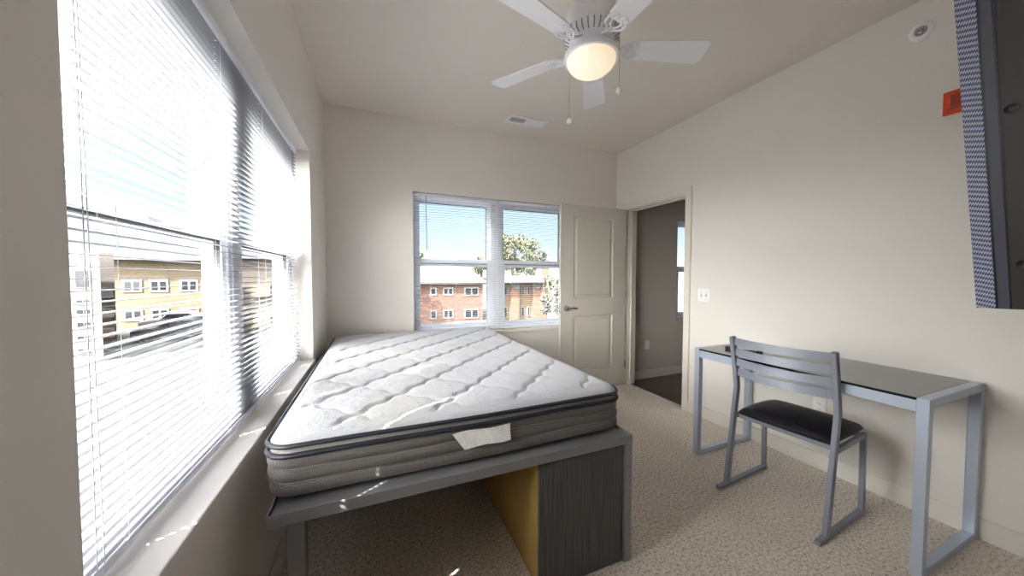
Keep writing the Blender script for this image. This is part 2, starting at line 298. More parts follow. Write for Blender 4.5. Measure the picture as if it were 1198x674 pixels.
class MB:
    def __init__(s): s.bm = bmesh.new()
    def box(s, x0, x1, y0, y1, z0, z1, M=None):
        vs = [Vector((x, y, z)) for x in (x0, x1) for y in (y0, y1) for z in (z0, z1)]
        if M is not None: vs = [M @ v for v in vs]
        v = [s.bm.verts.new(p) for p in vs]
        for q in ((0, 1, 3, 2), (4, 6, 7, 5), (0, 4, 5, 1), (2, 3, 7, 6), (0, 2, 6, 4), (1, 5, 7, 3)):
            s.bm.faces.new([v[i] for i in q])
        return s
    def quad(s, *p):
        s.bm.faces.new([s.bm.verts.new(Vector(a)) for a in p]); return s
    def prism(s, pts, d):
        """closed polygon (3D points) extruded by vector d"""
        d = Vector(d); a = [s.bm.verts.new(Vector(p)) for p in pts]; b = [s.bm.verts.new(Vector(p) + d) for p in pts]
        s.bm.faces.new(a[::-1]); s.bm.faces.new(b); n = len(a)
        for i in range(n): s.bm.faces.new((a[i], a[(i + 1) % n], b[(i + 1) % n], b[i]))
        return s
    def sweep(s, path, sec, up=(0, 0, 1), closed=False):
        """sweep a 2D section (list of (a, b)) along a path; a = sideways, b = up"""
        P = [Vector(p) for p in path]; n = len(P); rings = []; up = Vector(up)
        for i in range(n):
            if closed: d0 = (P[i] - P[i - 1]).normalized(); d1 = (P[(i + 1) % n] - P[i]).normalized()
            else:
                d0 = (P[i] - P[i - 1]).normalized() if i else (P[1] - P[0]).normalized()
                d1 = (P[i + 1] - P[i]).normalized() if i < n - 1 else d0
            t = (d0 + d1)
            t = t.normalized() if t.length > 1e-6 else d0
            k = 1.0 / max(0.35, t.dot(d0))
            side = t.cross(up)
            side = side.normalized() if side.length > 1e-5 else Vector((1, 0, 0))
            upv = side.cross(t).normalized()
            bend = (d1 - d0); w_s = k if abs(bend.dot(side)) > abs(bend.dot(upv)) else 1.0; w_u = k if w_s == 1.0 else 1.0
            rings.append([s.bm.verts.new(P[i] + side * a * w_s + upv * b * w_u) for a, b in sec])
        m_ = len(sec)
        for i in range(n if closed else n - 1):
            A = rings[i]; B = rings[(i + 1) % n]
            for j in range(m_): s.bm.faces.new((A[j], A[(j + 1) % m_], B[(j + 1) % m_], B[j]))
        if not closed: s.bm.faces.new(rings[0][::-1]); s.bm.faces.new(rings[-1])
        return s
    def tube(s, path, rad, seg=10, closed=False, up=(0, 0, 1)):
        return s.sweep(path, [(rad * math.cos(2 * PI * k / seg), rad * math.sin(2 * PI * k / seg)) for k in range(seg)], up, closed)
    def bar(s, path, a, b, up=(0, 0, 1), closed=False):
        c = min(a, b) * 0.12; a /= 2; b /= 2
        return s.sweep(path, [(a, -b + c), (a, b - c), (a - c, b), (-a + c, b), (-a, b - c), (-a, -b + c), (-a + c, -b), (a - c, -b)], up, closed)
    def lathe(s, prof, c, seg=40, M=None):
        c = Vector(c); rings = []
        for rr, z in prof:
            if rr < 1e-6:
                p = Vector((0, 0, z)); rings.append([s.bm.verts.new((M @ p if M is not None else p) + c)])
            else:
                ring = []
                for k_ in range(seg):
                    p = Vector((rr * math.cos(2 * PI * k_ / seg), rr * math.sin(2 * PI * k_ / seg), z))
                    ring.append(s.bm.verts.new((M @ p if M is not None else p) + c))
                rings.append(ring)
        for A, B in zip(rings, rings[1:]):
            for k_ in range(seg):
                a0 = A[k_ % len(A)]; a1 = A[(k_ + 1) % len(A)]; b0 = B[k_ % len(B)]; b1 = B[(k_ + 1) % len(B)]
                vs = []
                for v in (a0, a1, b1, b0):
                    if v not in vs: vs.append(v)
                if len(vs) > 2: s.bm.faces.new(vs)
        return s
    def sphere(s, c, rad, sz=(1, 1, 1)):
        n = 10; return s.lathe_scaled(c, rad, sz, n)
    def lathe_scaled(s, c, rad, sz, n):
        prof = [(rad * math.sin(PI * i / n), -rad * math.cos(PI * i / n)) for i in range(n + 1)]
        return s.lathe(prof, c, 16, Matrix.Diagonal((*sz, 1)))
    def build(s, name, material, parent=None, smooth=False, bevel=0.0, seg=2):
        bmesh.ops.remove_doubles(s.bm, verts=s.bm.verts, dist=1e-6)
        bmesh.ops.recalc_face_normals(s.bm, faces=s.bm.faces)
        b = base_of(parent)
        if b.length: bmesh.ops.translate(s.bm, verts=s.bm.verts, vec=-b)
        me = bpy.data.meshes.new(name); s.bm.to_mesh(me); s.bm.free()
        me.materials.append(material)
        if smooth:
            me.polygons.foreach_set('use_smooth', [True] * len(me.polygons))
            try: me.set_sharp_from_angle(angle=R(38))
            except Exception: pass
        o = bpy.data.objects.new(name, me); COL.objects.link(o)
        if parent is not None: o.parent = parent
        if bevel:
            md = o.modifiers.new('bevel', 'BEVEL'); md.width = bevel; md.segments = seg; md.limit_method = 'ANGLE'; md.angle_limit = R(40)
            md.harden_normals = False
        return o

def struct(name, mb, material, parent=None, **kw):
    o = mb.build(name, material, parent, **kw)
    if parent is None: o['kind'] = 'structure'
    return o

def copy_tree(o, parent=None):
    c = o.copy(); COL.objects.link(c); c.parent = parent
    for ch in list(o.children): copy_tree(ch, c)
    if o.name in ROOTLOC: ROOTLOC[c.name] = ROOTLOC[o.name]
    return c

# ------------------------------------------------------------------ room
XL, XR, YF, YB, H = -0.399, 2.697, 3.267, -0.80, 2.734
WT = 0.22
WY0, WY1, WZ0, WZ1 = 0.670, 2.581, 0.675, 2.095      # left window opening
FX0, FX1, FZ0, FZ1 = 0.331, 2.05, 0.665, 2.062       # far window opening
DY0, DY1, DZ = 2.2785, 3.063, 2.035                  # doorway in right wall
HX1, HY0, HY1 = 5.3, 0.6, 3.17                       # hall beyond
HWX0, HWX1, HWZ0, HWZ1 = 3.60, 4.60, 0.690, 1.99     # hall window

struct('floor', MB().box(XL - WT, XR + 0.065, YB - 0.1, YF + WT, -0.12, 0), M_carpet)
struct('ceiling', MB().box(XL - WT, HX1 + 0.1, YB - 0.1, YF + WT, H, H + 0.15), M_ceil)
b = MB()
b.box(XL - WT, XL, YB, WY0, 0, H).box(XL - WT, XL, WY1, YF, 0, H).box(XL - WT, XL, WY0, WY1, 0, WZ0).box(XL - WT, XL, WY0, WY1, WZ1, H)
struct('wall_left', b, M_wall)
b = MB()
b.box(XL - WT, FX0, YF, YF + WT, 0, H).box(FX1, XR + 0.12, YF, YF + WT, 0, H).box(FX0, FX1, YF, YF + WT, 0, FZ0).box(FX0, FX1, YF, YF + WT, FZ1, H)
struct('wall_far', b, M_wall)
b = MB()
b.box(XR, XR + 0.12, YB, DY0, 0, H).box(XR, XR + 0.12, DY1, YF, 0, H).box(XR, XR + 0.12, DY0, DY1, DZ, H)
struct('wall_right', b, M_wall)
struct('wall_back', MB().box(XL - WT, XR + 0.12, YB - 0.12, YB, 0, H), M_wall)
# hall
struct('floor_hall', MB().box(XR + 0.065, HX1, HY0 - 0.1, HY1 + 0.1, -0.12, -0.004), M_planks)
b = MB().box(XR + 0.12, HWX0, HY1, HY1 + 0.2, 0, H).box(HWX1, HX1 + 0.1, HY1, HY1 + 0.2, 0, H).box(HWX0, HWX1, HY1, HY1 + 0.2, 0, HWZ0).box(HWX0, HWX1, HY1, HY1 + 0.2, HWZ1, H)
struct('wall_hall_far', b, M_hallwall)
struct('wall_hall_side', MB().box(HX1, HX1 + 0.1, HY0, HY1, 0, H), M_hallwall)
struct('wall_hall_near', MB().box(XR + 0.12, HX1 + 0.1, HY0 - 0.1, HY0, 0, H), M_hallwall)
struct('baseboard_hall', MB().box(XR + 0.12, HX1, HY1 - 0.014, HY1, -0.004, 0.10), M_trim, bevel=0.004)

# baseboards
struct('baseboard_right', MB().box(XR - 0.013, XR, YB, DY0 - 0.062, 0, 0.105), M_base, bevel=0.004)
struct('baseboard_far', MB().box(XL, XR, YF - 0.013, YF, 0, 0.105), M_base, bevel=0.004)
struct('baseboard_left', MB().box(XL, XL + 0.013, YB, YF, 0, 0.105), M_base, bevel=0.004)

# door casing and jamb
b = MB(); CW, CT = 0.062, 0.017
for yy in (DY0 - CW, DY1):
    b.box(XR - CT, XR, yy, yy + CW, 0, DZ + CW)
b.box(XR - CT, XR, DY0, DY1, DZ, DZ + CW)
struct('trim_1', b, M_trim, bevel=0.004)
b = MB()
for y0, y1 in ((DY0, DY0 + 0.012), (DY1 - 0.012, DY1)):
    b.box(XR - 0.002, XR + 0.122, y0, y1, 0, DZ)
b.box(XR - 0.002, XR + 0.122, DY0, DY1, DZ - 0.012, DZ)
b.box(XR + 0.045, XR + 0.06, DY0 + 0.012, DY0 + 0.024, 0, DZ - 0.012).box(XR + 0.045, XR + 0.06, DY1 - 0.024, DY1 - 0.012, 0, DZ - 0.012).box(XR + 0.045, XR + 0.06, DY0, DY1, DZ - 0.024, DZ - 0.012)
struct('trim_2', b, M_trim, bevel=0.002)
b = MB()
for yy in (DY0 - CW, DY1):
    b.box(XR + 0.12, XR + 0.137, yy, yy + CW, 0, DZ + CW)
b.box(XR + 0.12, XR + 0.137, DY0, DY1, DZ, DZ + CW)
struct('trim_3', b, M_trim, bevel=0.004)

# door leaf (open against the far wall), two moulded panels each side
def door():
    x0, x1, y0, y1, z0, z1 = 1.80, 2.655, 3.040, 3.075, 0.012, 2.026
    xc = 2.2; root = thing('door_1', None, None, (x1, 3.057, 0), kind='structure')
    px0, px1 = 1.958, 2.478; P = [(1.03, 1.912), (0.23, 0.835)]
    b = MB()
    for ys, sgn in ((y0, 1), (y1, -1)):
        # face with recessed panels: stiles and rails as grid of faces, panel bevels inward
        xs = [x0, px0, px1, x1]; zs = [z0, P[1][0], P[1][1], P[0][0], P[0][1], z1]
        for i in range(3):
            for j in range(5):
                X0, X1, Z0, Z1 = xs[i], xs[i + 1], zs[j], zs[j + 1]
                if i == 1 and j in (1, 3):
                    rings = [(0, 0), (0.012, 0.009), (0.026, 0.009), (0.046, 0.003)]
                    prev = None
                    for ins, dep in rings:
                        ring = [Vector((X0 + ins, ys + sgn * dep, Z0 + ins)), Vector((X1 - ins, ys + sgn * dep, Z0 + ins)), Vector((X1 - ins, ys + sgn * dep, Z1 - ins)), Vector((X0 + ins, ys + sgn * dep, Z1 - ins))]
                        if prev:
                            for q in range(4): b.quad(prev[q], prev[(q + 1) % 4], ring[(q + 1) % 4], ring[q])
                        prev = ring
                    b.quad(*prev)
                else:
                    b.quad((X0, ys, Z0), (X1, ys, Z0), (X1, ys, Z1), (X0, ys, Z1))
    zs = [z0, P[1][0], P[1][1], P[0][0], P[0][1], z1]; xs = [x0, px0, px1, x1]
    for xx in (x0, x1):
        for j in range(5): b.quad((xx, y0, zs[j]), (xx, y1, zs[j]), (xx, y1, zs[j + 1]), (xx, y0, zs[j + 1]))
    for zz in (z0, z1):
        for j in range(3): b.quad((xs[j], y0, zz), (xs[j], y1, zz), (xs[j + 1], y1, zz), (xs[j + 1], y0, zz))
    b.build('door_leaf', M_door, root)
    for side, ys in ((-1, y0), (1, y1)):
        hx, hz = 1.872, 0.925; M = Matrix.Rotation(R(90), 4, 'X')
        h = MB().lathe([(0, 0), (0.030, 0.0), (0.032, 0.004), (0.028, 0.011), (0.012, 0.013), (0.011, 0.040), (0, 0.040)], (0, 0, 0), 28, Matrix.Translation((hx, ys, hz)) @ (Matrix.Rotation(R(90 if side < 0 else -90), 4, 'X')))
        yy = ys + side * 0.045
        h.tube([(hx - 0.005, yy, hz), (hx + 0.03, yy + side * 0.004, hz + 0.006), (hx + 0.07, yy, hz + 0.006), (hx + 0.105, yy - side * 0.004, hz - 0.002), (hx + 0.115, yy - side * 0.014, hz - 0.004)], 0.008, 10)
        h.build('door_handle', M_chrome, root, smooth=True)
    MB().box(x0 - 0.002, x0 + 0.0005, y0 + 0.006, y1 - 0.006, 0.87, 0.98).build('latch_plate', M_chrome, root)
    for hz in (0.25, 1.05, 1.80):
        MB().tube([(x1 + 0.007, y0 + 0.0, hz - 0.045), (x1 + 0.007, y0 + 0.0, hz + 0.045)], 0.006, 10, up=(1, 0, 0)).build('hinge', M_chrome, root, smooth=True)
door()

# ------------------------------------------------------------------ windows
def rect_frame(b, ax, p0, p1, a0, a1, z0, z1, t, tb=None):
    """picture frame; ax = 'x' (plane of constant x, spans y) or 'y'"""
    tb = tb or t
    def bb(u0, u1, w0, w1):
        if ax == 'x': b.box(p0, p1, u0, u1, w0, w1)
        else: b.box(u0, u1, p0, p1, w0, w1)
    bb(a0, a0 + t, z0, z1); bb(a1 - t, a1, z0, z1); bb(a0 + t, a1 - t, z0, z0 + tb); bb(a0 + t, a1 - t, z1 - t, z1)

def dh_window(root, ax, inner, outer, a0, a1, z0, z1, mid=1.40):
    """double-hung unit; inner = room-side plane of the frame, outer = outside plane"""
    s = 1 if inner > outer else -1
    def pl(f): return outer + (inner - outer) * f
    def o2(p, q): return (min(p, q), max(p, q))
    b = MB(); rect_frame(b, ax, *o2(inner, outer), a0, a1, z0, z1, 0.034); b.build('window_frame', M_vinyl, root, bevel=0.003)
    i0, i1, k0, k1 = a0 + 0.032, a1 - 0.032, z0 + 0.032, z1 - 0.032
    b = MB(); rect_frame(b, ax, *o2(pl(0.55), pl(0.92)), i0, i1, k0, mid + 0.035, 0.040, 0.050); lo = b.build('window_sash', M_vinyl, root, bevel=0.003)
    b = MB(); rect_frame(b, ax, *o2(pl(0.10), pl(0.46)), i0, i1, mid - 0.035, k1, 0.036, 0.045); up = b.build('window_sash', M_vinyl, root, bevel=0.003)
    for sash, fr, q0, q1 in ((lo, 0.73, k0 + 0.04, mid), (up, 0.28, mid, k1 - 0.03)):
        b = MB(); p = pl(fr)
        if ax == 'x': b.quad((p, i0 + 0.03, q0), (p, i1 - 0.03, q0), (p, i1 - 0.03, q1), (p, i0 + 0.03, q1))
        else: b.quad((i0 + 0.03, p, q0), (i1 - 0.03, p, q0), (i1 - 0.03, p, q1), (i0 + 0.03, p, q1))
        b.build('glass_pane', M_glass, sash)
        b = MB(); rect_frame(b, ax, *o2(p - 0.009, p + 0.009), i0 + 0.034, i1 - 0.034, q0 + (0.004 if sash is lo else 0.006), q1 - 0.004 + (0.0), 0.0075); b.build('gasket', M_gasket, sash)
    b = MB(); c = (i0 + i1) / 2; p = pl(0.92)
    if ax == 'x': b.box(*o2(p, p + s * 0.012), c - 0.03, c + 0.03, mid + 0.012, mid + 0.032)
    else: b.box(c - 0.03, c + 0.03, *o2(p, p + s * 0.012), mid + 0.012, mid + 0.032)
    b.build('sash_lock', M_white, lo, bevel=0.003)

# left window: two units with a mullion
w1 = thing('window_1', None, None, (XL - 0.15, 1.62, WZ0), kind='structure')
WI, WO = XL - 0.115, XL - 0.195
dh_window(w1, 'x', WI, WO, WY0, 1.605, 0.70, WZ1)
dh_window(w1, 'x', WI, WO, 1.655, WY1, 0.70, WZ1)
MB().box(WO - 0.01, WI + 0.004, 1.60, 1.66, 0.70, WZ1).build('mullion', M_vinyl, w1, bevel=0.003)
MB().box(XL - WT, XL + 0.012, WY0 - 0.0, WY1 + 0.0, WZ0, 0.699).build('window_sill', M_wall, w1, bevel=0.004)
# far window
w2 = thing('window_2', None, None, (1.19, YF + 0.12, FZ0), kind='structure')
FI, FO = YF + 0.085, YF + 0.165
dh_window(w2, 'y', FI, FO, FX0, 1.165, 0.70, FZ1)
dh_window(w2, 'y', FI, FO, 1.215, FX1, 0.70, FZ1)
MB().box(1.16, 1.22, FI - 0.004, FO + 0.01, 0.70, FZ1).build('mullion', M_vinyl, w2, bevel=0.003)
MB().box(FX0 - 0.03, FX1 + 0.03, YF - 0.022, YF, FZ0, 0.700).box(FX0, FX1, YF, YF + WT, FZ0, 0.700).build('window_sill', M_trim, w2, bevel=0.005)
# hall window
w3 = thing('window_3', None, None, (4.1, HY1 + 0.1, HWZ0), kind='structure')
dh_window(w3, 'y', HY1 + 0.036, HY1 + 0.085, HWX0, HWX1, HWZ0 + 0.02, HWZ1, mid=1.36)
MB().box(HWX0, HWX1, HY1 - 0.004, HY1 + 0.2, HWZ0, HWZ0 + 0.02).build('window_sill', M_trim, w3, bevel=0.004)

# ------------------------------------------------------------------ mini blinds
PITCH_S = 0.0218
def blind(ax, c, a0, a1, ztop, zbot, cords, label, group=None, wand_at=None, wand_len=0.5, pull_at=None, room=1, tilt=0.0, pitch=PITCH_S, wand_room=0.028, wandmat=None, wand_r=0.0035, slatm=None):
    """slat centre plane at c; spans a0..a1; room = direction of the room along the normal"""
    def P(n, a, z): return (c + room * n, a, z) if ax == 'x' else (a, c + room * n, z)
    root = thing('window_blind', label, 'blind', P(0, (a0 + a1) / 2, zbot), group)
    def bx(b, n0, n1, u0, u1, z0, z1):
        p, q = P(n0, u0, z0), P(n1, u1, z1)
        b.box(min(p[0], q[0]), max(p[0], q[0]), min(p[1], q[1]), max(p[1], q[1]), min(z0, z1), max(z0, z1))
    b = MB(); bx(b, -0.0145, 0.0145, a0, a1, ztop - 0.028, ztop); b.build('headrail', M_vinyl, root, bevel=0.002)
    b = MB(); bx(b, -0.013, 0.013, a0, a1, zbot, zbot + 0.012); bx(b, -0.010, 0.010, a0, a1, zbot + 0.012, zbot + 0.016); b.build('bottom_rail', M_vinyl, root, bevel=0.002)
    b = MB(); z = zbot + 0.026; hw = 0.0125; hl = 0.0022
    us = [a0 + 0.002]
    for q in cords: us += [q - hl, q + hl]
    us.append(a1 - 0.002)
    ns = [(-hw, -0.0012), (-0.006, 0.0004), (0.006, 0.0004), (hw, -0.0012)]
    ct, st = math.cos(tilt), math.sin(tilt)
    while z < ztop - 0.034:
        grid = [[b.bm.verts.new(P(n * ct - h * st, u_, z + n * st + h * ct)) for n, h in ns] for u_ in us]
        for i in range(len(us) - 1):
            for j in range(3):
                if i % 2 == 1 and j == 1: continue
                b.bm.faces.new((grid[i][j], grid[i + 1][j], grid[i + 1][j + 1], grid[i][j + 1]))
        z += pitch
    b.build('slats', slatm or M_slat, root, smooth=False)
    for q in cords:
        b = MB()
        for n in (-0.0135, 0.0135): b.tube([P(n, q, zbot + 0.01), P(n, q, ztop - 0.02)], 0.0005, 4, up=(1, 0, 0) if ax == 'y' else (0, 1, 0))
        b.build('ladder_cord', M_cord, root)
    if wand_at is not None:
        wz = ztop - 0.02
        up = (0, 1, 0) if ax == 'x' else (1, 0, 0)
        MB().tube([P(0.020, wand_at, wz), P(wand_room, wand_at, wz - 0.02), P(wand_room, wand_at + 0.004, wz - wand_len)], wand_r, 6, up=up).build('tilt_wand', wandmat or M_white, root)
    if pull_at is not None:
        up = (0, 1, 0) if ax == 'x' else (1, 0, 0)
        b = MB()
        for dq, ln in ((0, 1.37), (0.012, 1.37)): b.tube([P(0.018, pull_at + dq, ztop - 0.02), P(0.022, pull_at + dq * 0.6, ztop - 0.5), P(0.020, pull_at + dq * 1.5, ztop - ln)], 0.0009, 5, up=up)
        b.build('pull_cord', M_cord, root)
    return root
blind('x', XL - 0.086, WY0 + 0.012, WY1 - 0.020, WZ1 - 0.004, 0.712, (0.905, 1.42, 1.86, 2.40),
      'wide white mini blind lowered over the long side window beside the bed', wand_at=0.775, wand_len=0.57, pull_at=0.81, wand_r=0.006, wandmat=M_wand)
M_darkwand = mat('smoky_wand', (0.10, 0.13, 0.15), 0.3)
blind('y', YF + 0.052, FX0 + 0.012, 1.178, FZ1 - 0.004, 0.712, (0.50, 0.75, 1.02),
      'white mini blind with dark tilt wand on far window half clear of the door', 'blinds on the far window', wand_at=0.455, wand_len=0.52, room=-1, slatm=M_slat_lit, wandmat=M_darkwand, pitch=0.0235)
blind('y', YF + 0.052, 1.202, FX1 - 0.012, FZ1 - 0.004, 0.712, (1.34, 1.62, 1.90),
      'white mini blind on far window half partly covered by the open door', 'blinds on the far window', room=-1, slatm=M_slat_lit, pitch=0.0235)
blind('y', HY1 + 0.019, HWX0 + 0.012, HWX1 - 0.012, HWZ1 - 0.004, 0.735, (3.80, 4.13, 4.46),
      'narrow white mini blind on the hall window seen through the doorway', room=-1, slatm=M_slat_lit)

# ------------------------------------------------------------------ mattress
MX0, MX1, MY0, MY1 = -0.322, 1.036, 1.195, 3.185
def rrect(x0, x1, y0, y1, rad, n=8):
    pts = []
    for cx, cy, a in ((x1 - rad, y0 + rad, -90), (x1 - rad, y1 - rad, 0), (x0 + rad, y1 - rad, 90), (x0 + rad, y0 + rad, 180)):
        for i in range(n + 1):
            t = R(a + 90 * i / n); pts.append((cx + rad * math.cos(t), cy + rad * math.sin(t)))
    out = []
    for i, p in enumerate(pts):     # subdivide the straight sides
        q = pts[(i + 1) % len(pts)]; L = math.hypot(q[0] - p[0], q[1] - p[1]); k_ = max(1, int(L / 0.03))
        for j in range(k_): out.append((p[0] + (q[0] - p[0]) * j / k_, p[1] + (q[1] - p[1]) * j / k_))
    return out
def ring_shell(b, prof, x0, x1, y0, y1, rad, wob=0.0, seed=1):
    rnd = random.Random(seed); rings = []
    for off, z in prof:
        base = rrect(x0 - off, x1 + off, y0 - off, y1 + off, max(0.01, rad + off))
        n = len(base)
        rings.append([(x + wob * math.sin(9 * x + 30 * z), y + wob * math.sin(7 * x + 25 * z), z + wob * 0.6 * math.sin(5 * x + 3 * y)) for x, y in base])
    N = min(len(q) for q in rings)
    # resample every ring to N by nearest perimeter fraction
    def res(q):
        L = [0]
        for i in range(len(q)): a_, b_ = Vector(q[i]), Vector(q[(i + 1) % len(q)]); L.append(L[-1] + (b_ - a_).length)
        out = []; j = 0
        for i in range(N):
            t = L[-1] * i / N
            while L[j + 1] < t: j += 1
            fr = (t - L[j]) / max(1e-9, L[j + 1] - L[j]); out.append(Vector(q[j]).lerp(Vector(q[(j + 1) % len(q)]), fr))
        return out
    V = [[b.bm.verts.new(p) for p in res(q)] for q in rings]
    for A, B in zip(V, V[1:]):
        for i in range(N): b.bm.faces.new((A[i], A[(i + 1) % N], B[(i + 1) % N], B[i]))
    return V
def mattress():
    root = thing('mattress', 'bare white quilted mattress with dark grey sides and black piping on the bed frame', 'mattress', ((MX0 + MX1) / 2, (MY0 + MY1) / 2, 0.56))
    rad = 0.075
    # border: three quilted channels
    prof = [(-0.032, 0.5585), (-0.030, 0.5725), (-0.012, 0.574)]
    zs = [0.576, 0.618, 0.662, 0.706]
    for a_, b_ in zip(zs, zs[1:]):
        for k_ in range(7):
            t = k_ / 6; prof.append((-0.002 + 0.009 * math.sin(PI * t) ** 0.7, a_ + (b_ - a_) * t))
    b = MB(); V = ring_shell(b, prof, MX0, MX1, MY0, MY1, rad, 0.0035)
    b.bm.faces.new(V[0][::-1]); border = b.build('border', M_border, root, smooth=True)
    for k_ in border.data.attributes: pass
    # stitched white threads in the channel seams
    b = MB()
    for zz in zs[1:3]:
        b.tube([(x, y, zz + 0.0021 * math.sin(5 * x + 3 * y)) for x, y in rrect(MX0 + 0.003, MX1 - 0.003, MY0 + 0.003, MY1 - 0.003, rad)], 0.0013, 5, closed=True)
    b.build('seam_thread', mat('grey_thread', (0.30, 0.29, 0.28), 0.7), border, smooth=True)
    # gusset between pipings
    b = MB(); ring_shell(b, [(-0.006, 0.708), (0.000, 0.713), (-0.012, 0.721), (-0.014, 0.724), (-0.004, 0.730), (-0.008, 0.738)], MX0, MX1, MY0, MY1, rad, 0.0015)
    b.build('gusset', M_gusset, root, smooth=True)
    for zz, off, rr in ((0.709, 0.006, 0.0085), (0.738, 0.004, 0.0078)):
        b = MB(); b.tube([(x, y, zz + 0.002 * math.sin(6 * x + 2 * y)) for x, y in rrect(MX0 - off, MX1 + off, MY0 - off, MY1 + off, rad + off)], rr, 8, closed=True)
        b.build('piping', M_piping, root, smooth=True)
    # quilted top
    b = MB(); nx, ny = 150, 220; g = []
    hx, hy = (MX1 - MX0) / 2, (MY1 - MY0) / 2; cx, cy = (MX0 + MX1) / 2, (MY0 + MY1) / 2
    S = 0.235
    for i in range(nx + 1):
        row = []
        for j in range(ny + 1):
            u_, v_ = -1 + 2 * i / nx, -1 + 2 * j / ny
            # concentrate samples at the rim
            x = hx * (u_ * 1.0); y = hy * (v_ * 1.0)
            ax_, ay_ = abs(x) - (hx - rad), abs(y) - (hy - rad)
            if ax_ > 0 and ay_ > 0:
                # corner: map the square corner patch onto a quarter disc
                L = max(ax_, ay_); rr = math.hypot(ax_, ay_)
                sc = L / rr; ax_ *= sc; ay_ *= sc
                x = math.copysign(hx - rad + ax_, x); y = math.copysign(hy - rad + ay_, y)
                d = rad - L
            else: d = min(hx - abs(x), hy - abs(y))
            X, Y = cx + x, cy + y
            h = 0.738 + 0.028 * (1 - math.exp(-d / 0.018))
            fade = min(1, max(0, (d - 0.04) / 0.03))
            # wavy diamond quilting
            wv = 0.008 * math.sin(38 * (X - Y)); wv2 = 0.008 * math.sin(38 * (X + Y))
            p1 = ((X - Y) * 0.7071 + 0.983 + wv2) / S; p2 = ((X + Y) * 0.7071 + 0.06 + wv) / S
            d1 = abs(p1 - round(p1)) * S; d2 = abs(p2 - round(p2)) * S
            gr = 0.0085 * math.exp(-(d1 / 0.011) ** 2) + 0.0035 * math.exp(-(d2 / 0.009) ** 2)
            puff = 0.007 * math.sqrt(min(1, d1 / (S / 2))) * math.sqrt(min(1, d2 / (S / 2)))
            h += (puff - gr) * fade
            h -= 0.0035 * math.exp(-((d - 0.034) / 0.005) ** 2)
            h += 0.003 * math.sin(4.1 * X + 1) * math.sin(3.3 * Y)
            row.append(b.bm.verts.new((X, Y, h)))
        g.append(row)
    for i in range(nx):
        for j in range(ny): b.bm.faces.new((g[i][j], g[i + 1][j], g[i + 1][j + 1], g[i][j + 1]))
    b.build('quilted_top', M_quilt, root, smooth=True)
    # crinkled care tag sewn to the side
    b = MB(); nx = 14; nz = 4; g = []
    for i in range(nx + 1):
        t = i / nx; x0_ = 0.250 + 0.228 * t
        col = []
        for j in range(nz + 1):
            s_ = j / nz; top = 0.692 + 0.004 * t; bot = 0.628 + 0.006 * t
            x_ = x0_ + (1 - t) * 0.045 * (1 - s_)
            col.append(b.bm.verts.new((x_, MY0 - 0.0125 - 0.006 * (0.5 + 0.5 * math.sin(9 * t + 3 * s_)) - 0.004 * (1 - s_), bot + (top - bot) * s_ + 0.003 * math.sin(6 * t))))
        g.append(col)
    for i in range(nx):
        for j in range(nz): b.bm.faces.new((g[i][j], g[i + 1][j], g[i + 1][j + 1], g[i][j + 1]))
    o = b.build('care_tag', M_tag, root, smooth=True); o['label'] = 'crinkled white care tag'
mattress()

# ------------------------------------------------------------------ bed frame
def bed_frame():
    root = thing('bed_frame', 'grey steel bed frame carrying the bare mattress, pushed near the window wall', 'bed', (0.37, 2.15, 0))
    X0, X1, Y0, Y1, ZT, ZB = -0.302, 1.040, 1.130, 3.215, 0.571, 0.533
    t = 0.004
    def angle_rail(name, x0, x1, y0, y1, side):
        b = MB()
        if side in ('near', 'far'):
            yv = y0 if side == 'near' else y1 - t
            b.box(x0, x1, yv, yv + t, ZB, ZT); b.box(x0, x1, y0, y1, ZB, ZB + t)
        else:
            xv = x0 if side == 'left' else x1 - t
            b.box(xv, xv + t, y0, y1, ZB, ZT); b.box(x0, x1, y0, y1, ZB, ZB + t)
        return b.build(name, M_bedmetal, root, bevel=0.001)
    nr = angle_rail('end_rail', X0, X1 - 0.0005, Y0, Y0 + 0.045, 'near'); angle_rail('end_rail', X0, X1, Y1 - 0.045, Y1, 'far')
    angle_rail('side_rail', X0, X0 + 0.045, Y0 + 0.004, Y1, 'left'); angle_rail('side_rail', X1 - 0.045, X1, Y0 + 0.004, Y1, 'right')
    for y in (1.33, 1.85, 2.37, 2.89): MB().box(X0 + 0.004, X1 - 0.004, y, y + 0.035, ZB + 0.004, ZB + 0.022).build('cross_bar', M_bedmetal, root, bevel=0.002)
    # mattress support deck
    MB().box(X0 + 0.006, X1 - 0.006, Y0 + 0.02, Y1 - 0.02, ZB + 0.020, ZB + 0.025).build('support_deck', M_bedmetal, root)
    for x, y in ((X1 - 0.036, Y0 + 0.0), (X1 - 0.036, Y1 - 0.036)): MB().box(x, x + 0.036, y + 0.0005, y + 0.036, 0, ZB + 0.002).build('leg', M_bedmetal, root, bevel=0.002)
    for x, y in ((-0.256, Y0 + 0.012), (-0.256, Y1 - 0.06)): MB().box(x, x + 0.049, y, y + 0.04, 0, ZB).build('leg', M_bedmetal, root, bevel=0.002)
    M = Matrix.Rotation(R(90), 4, 'X')
    for x in (-0.268,):
        MB().lathe([(0, 0), (0.0085, 0), (0.0085, 0.003), (0.006, 0.0055), (0, 0.006)], (x, Y0, 0.551), 20, M).build('bolt', M_bedmetal, nr, smooth=True)
bed_frame()

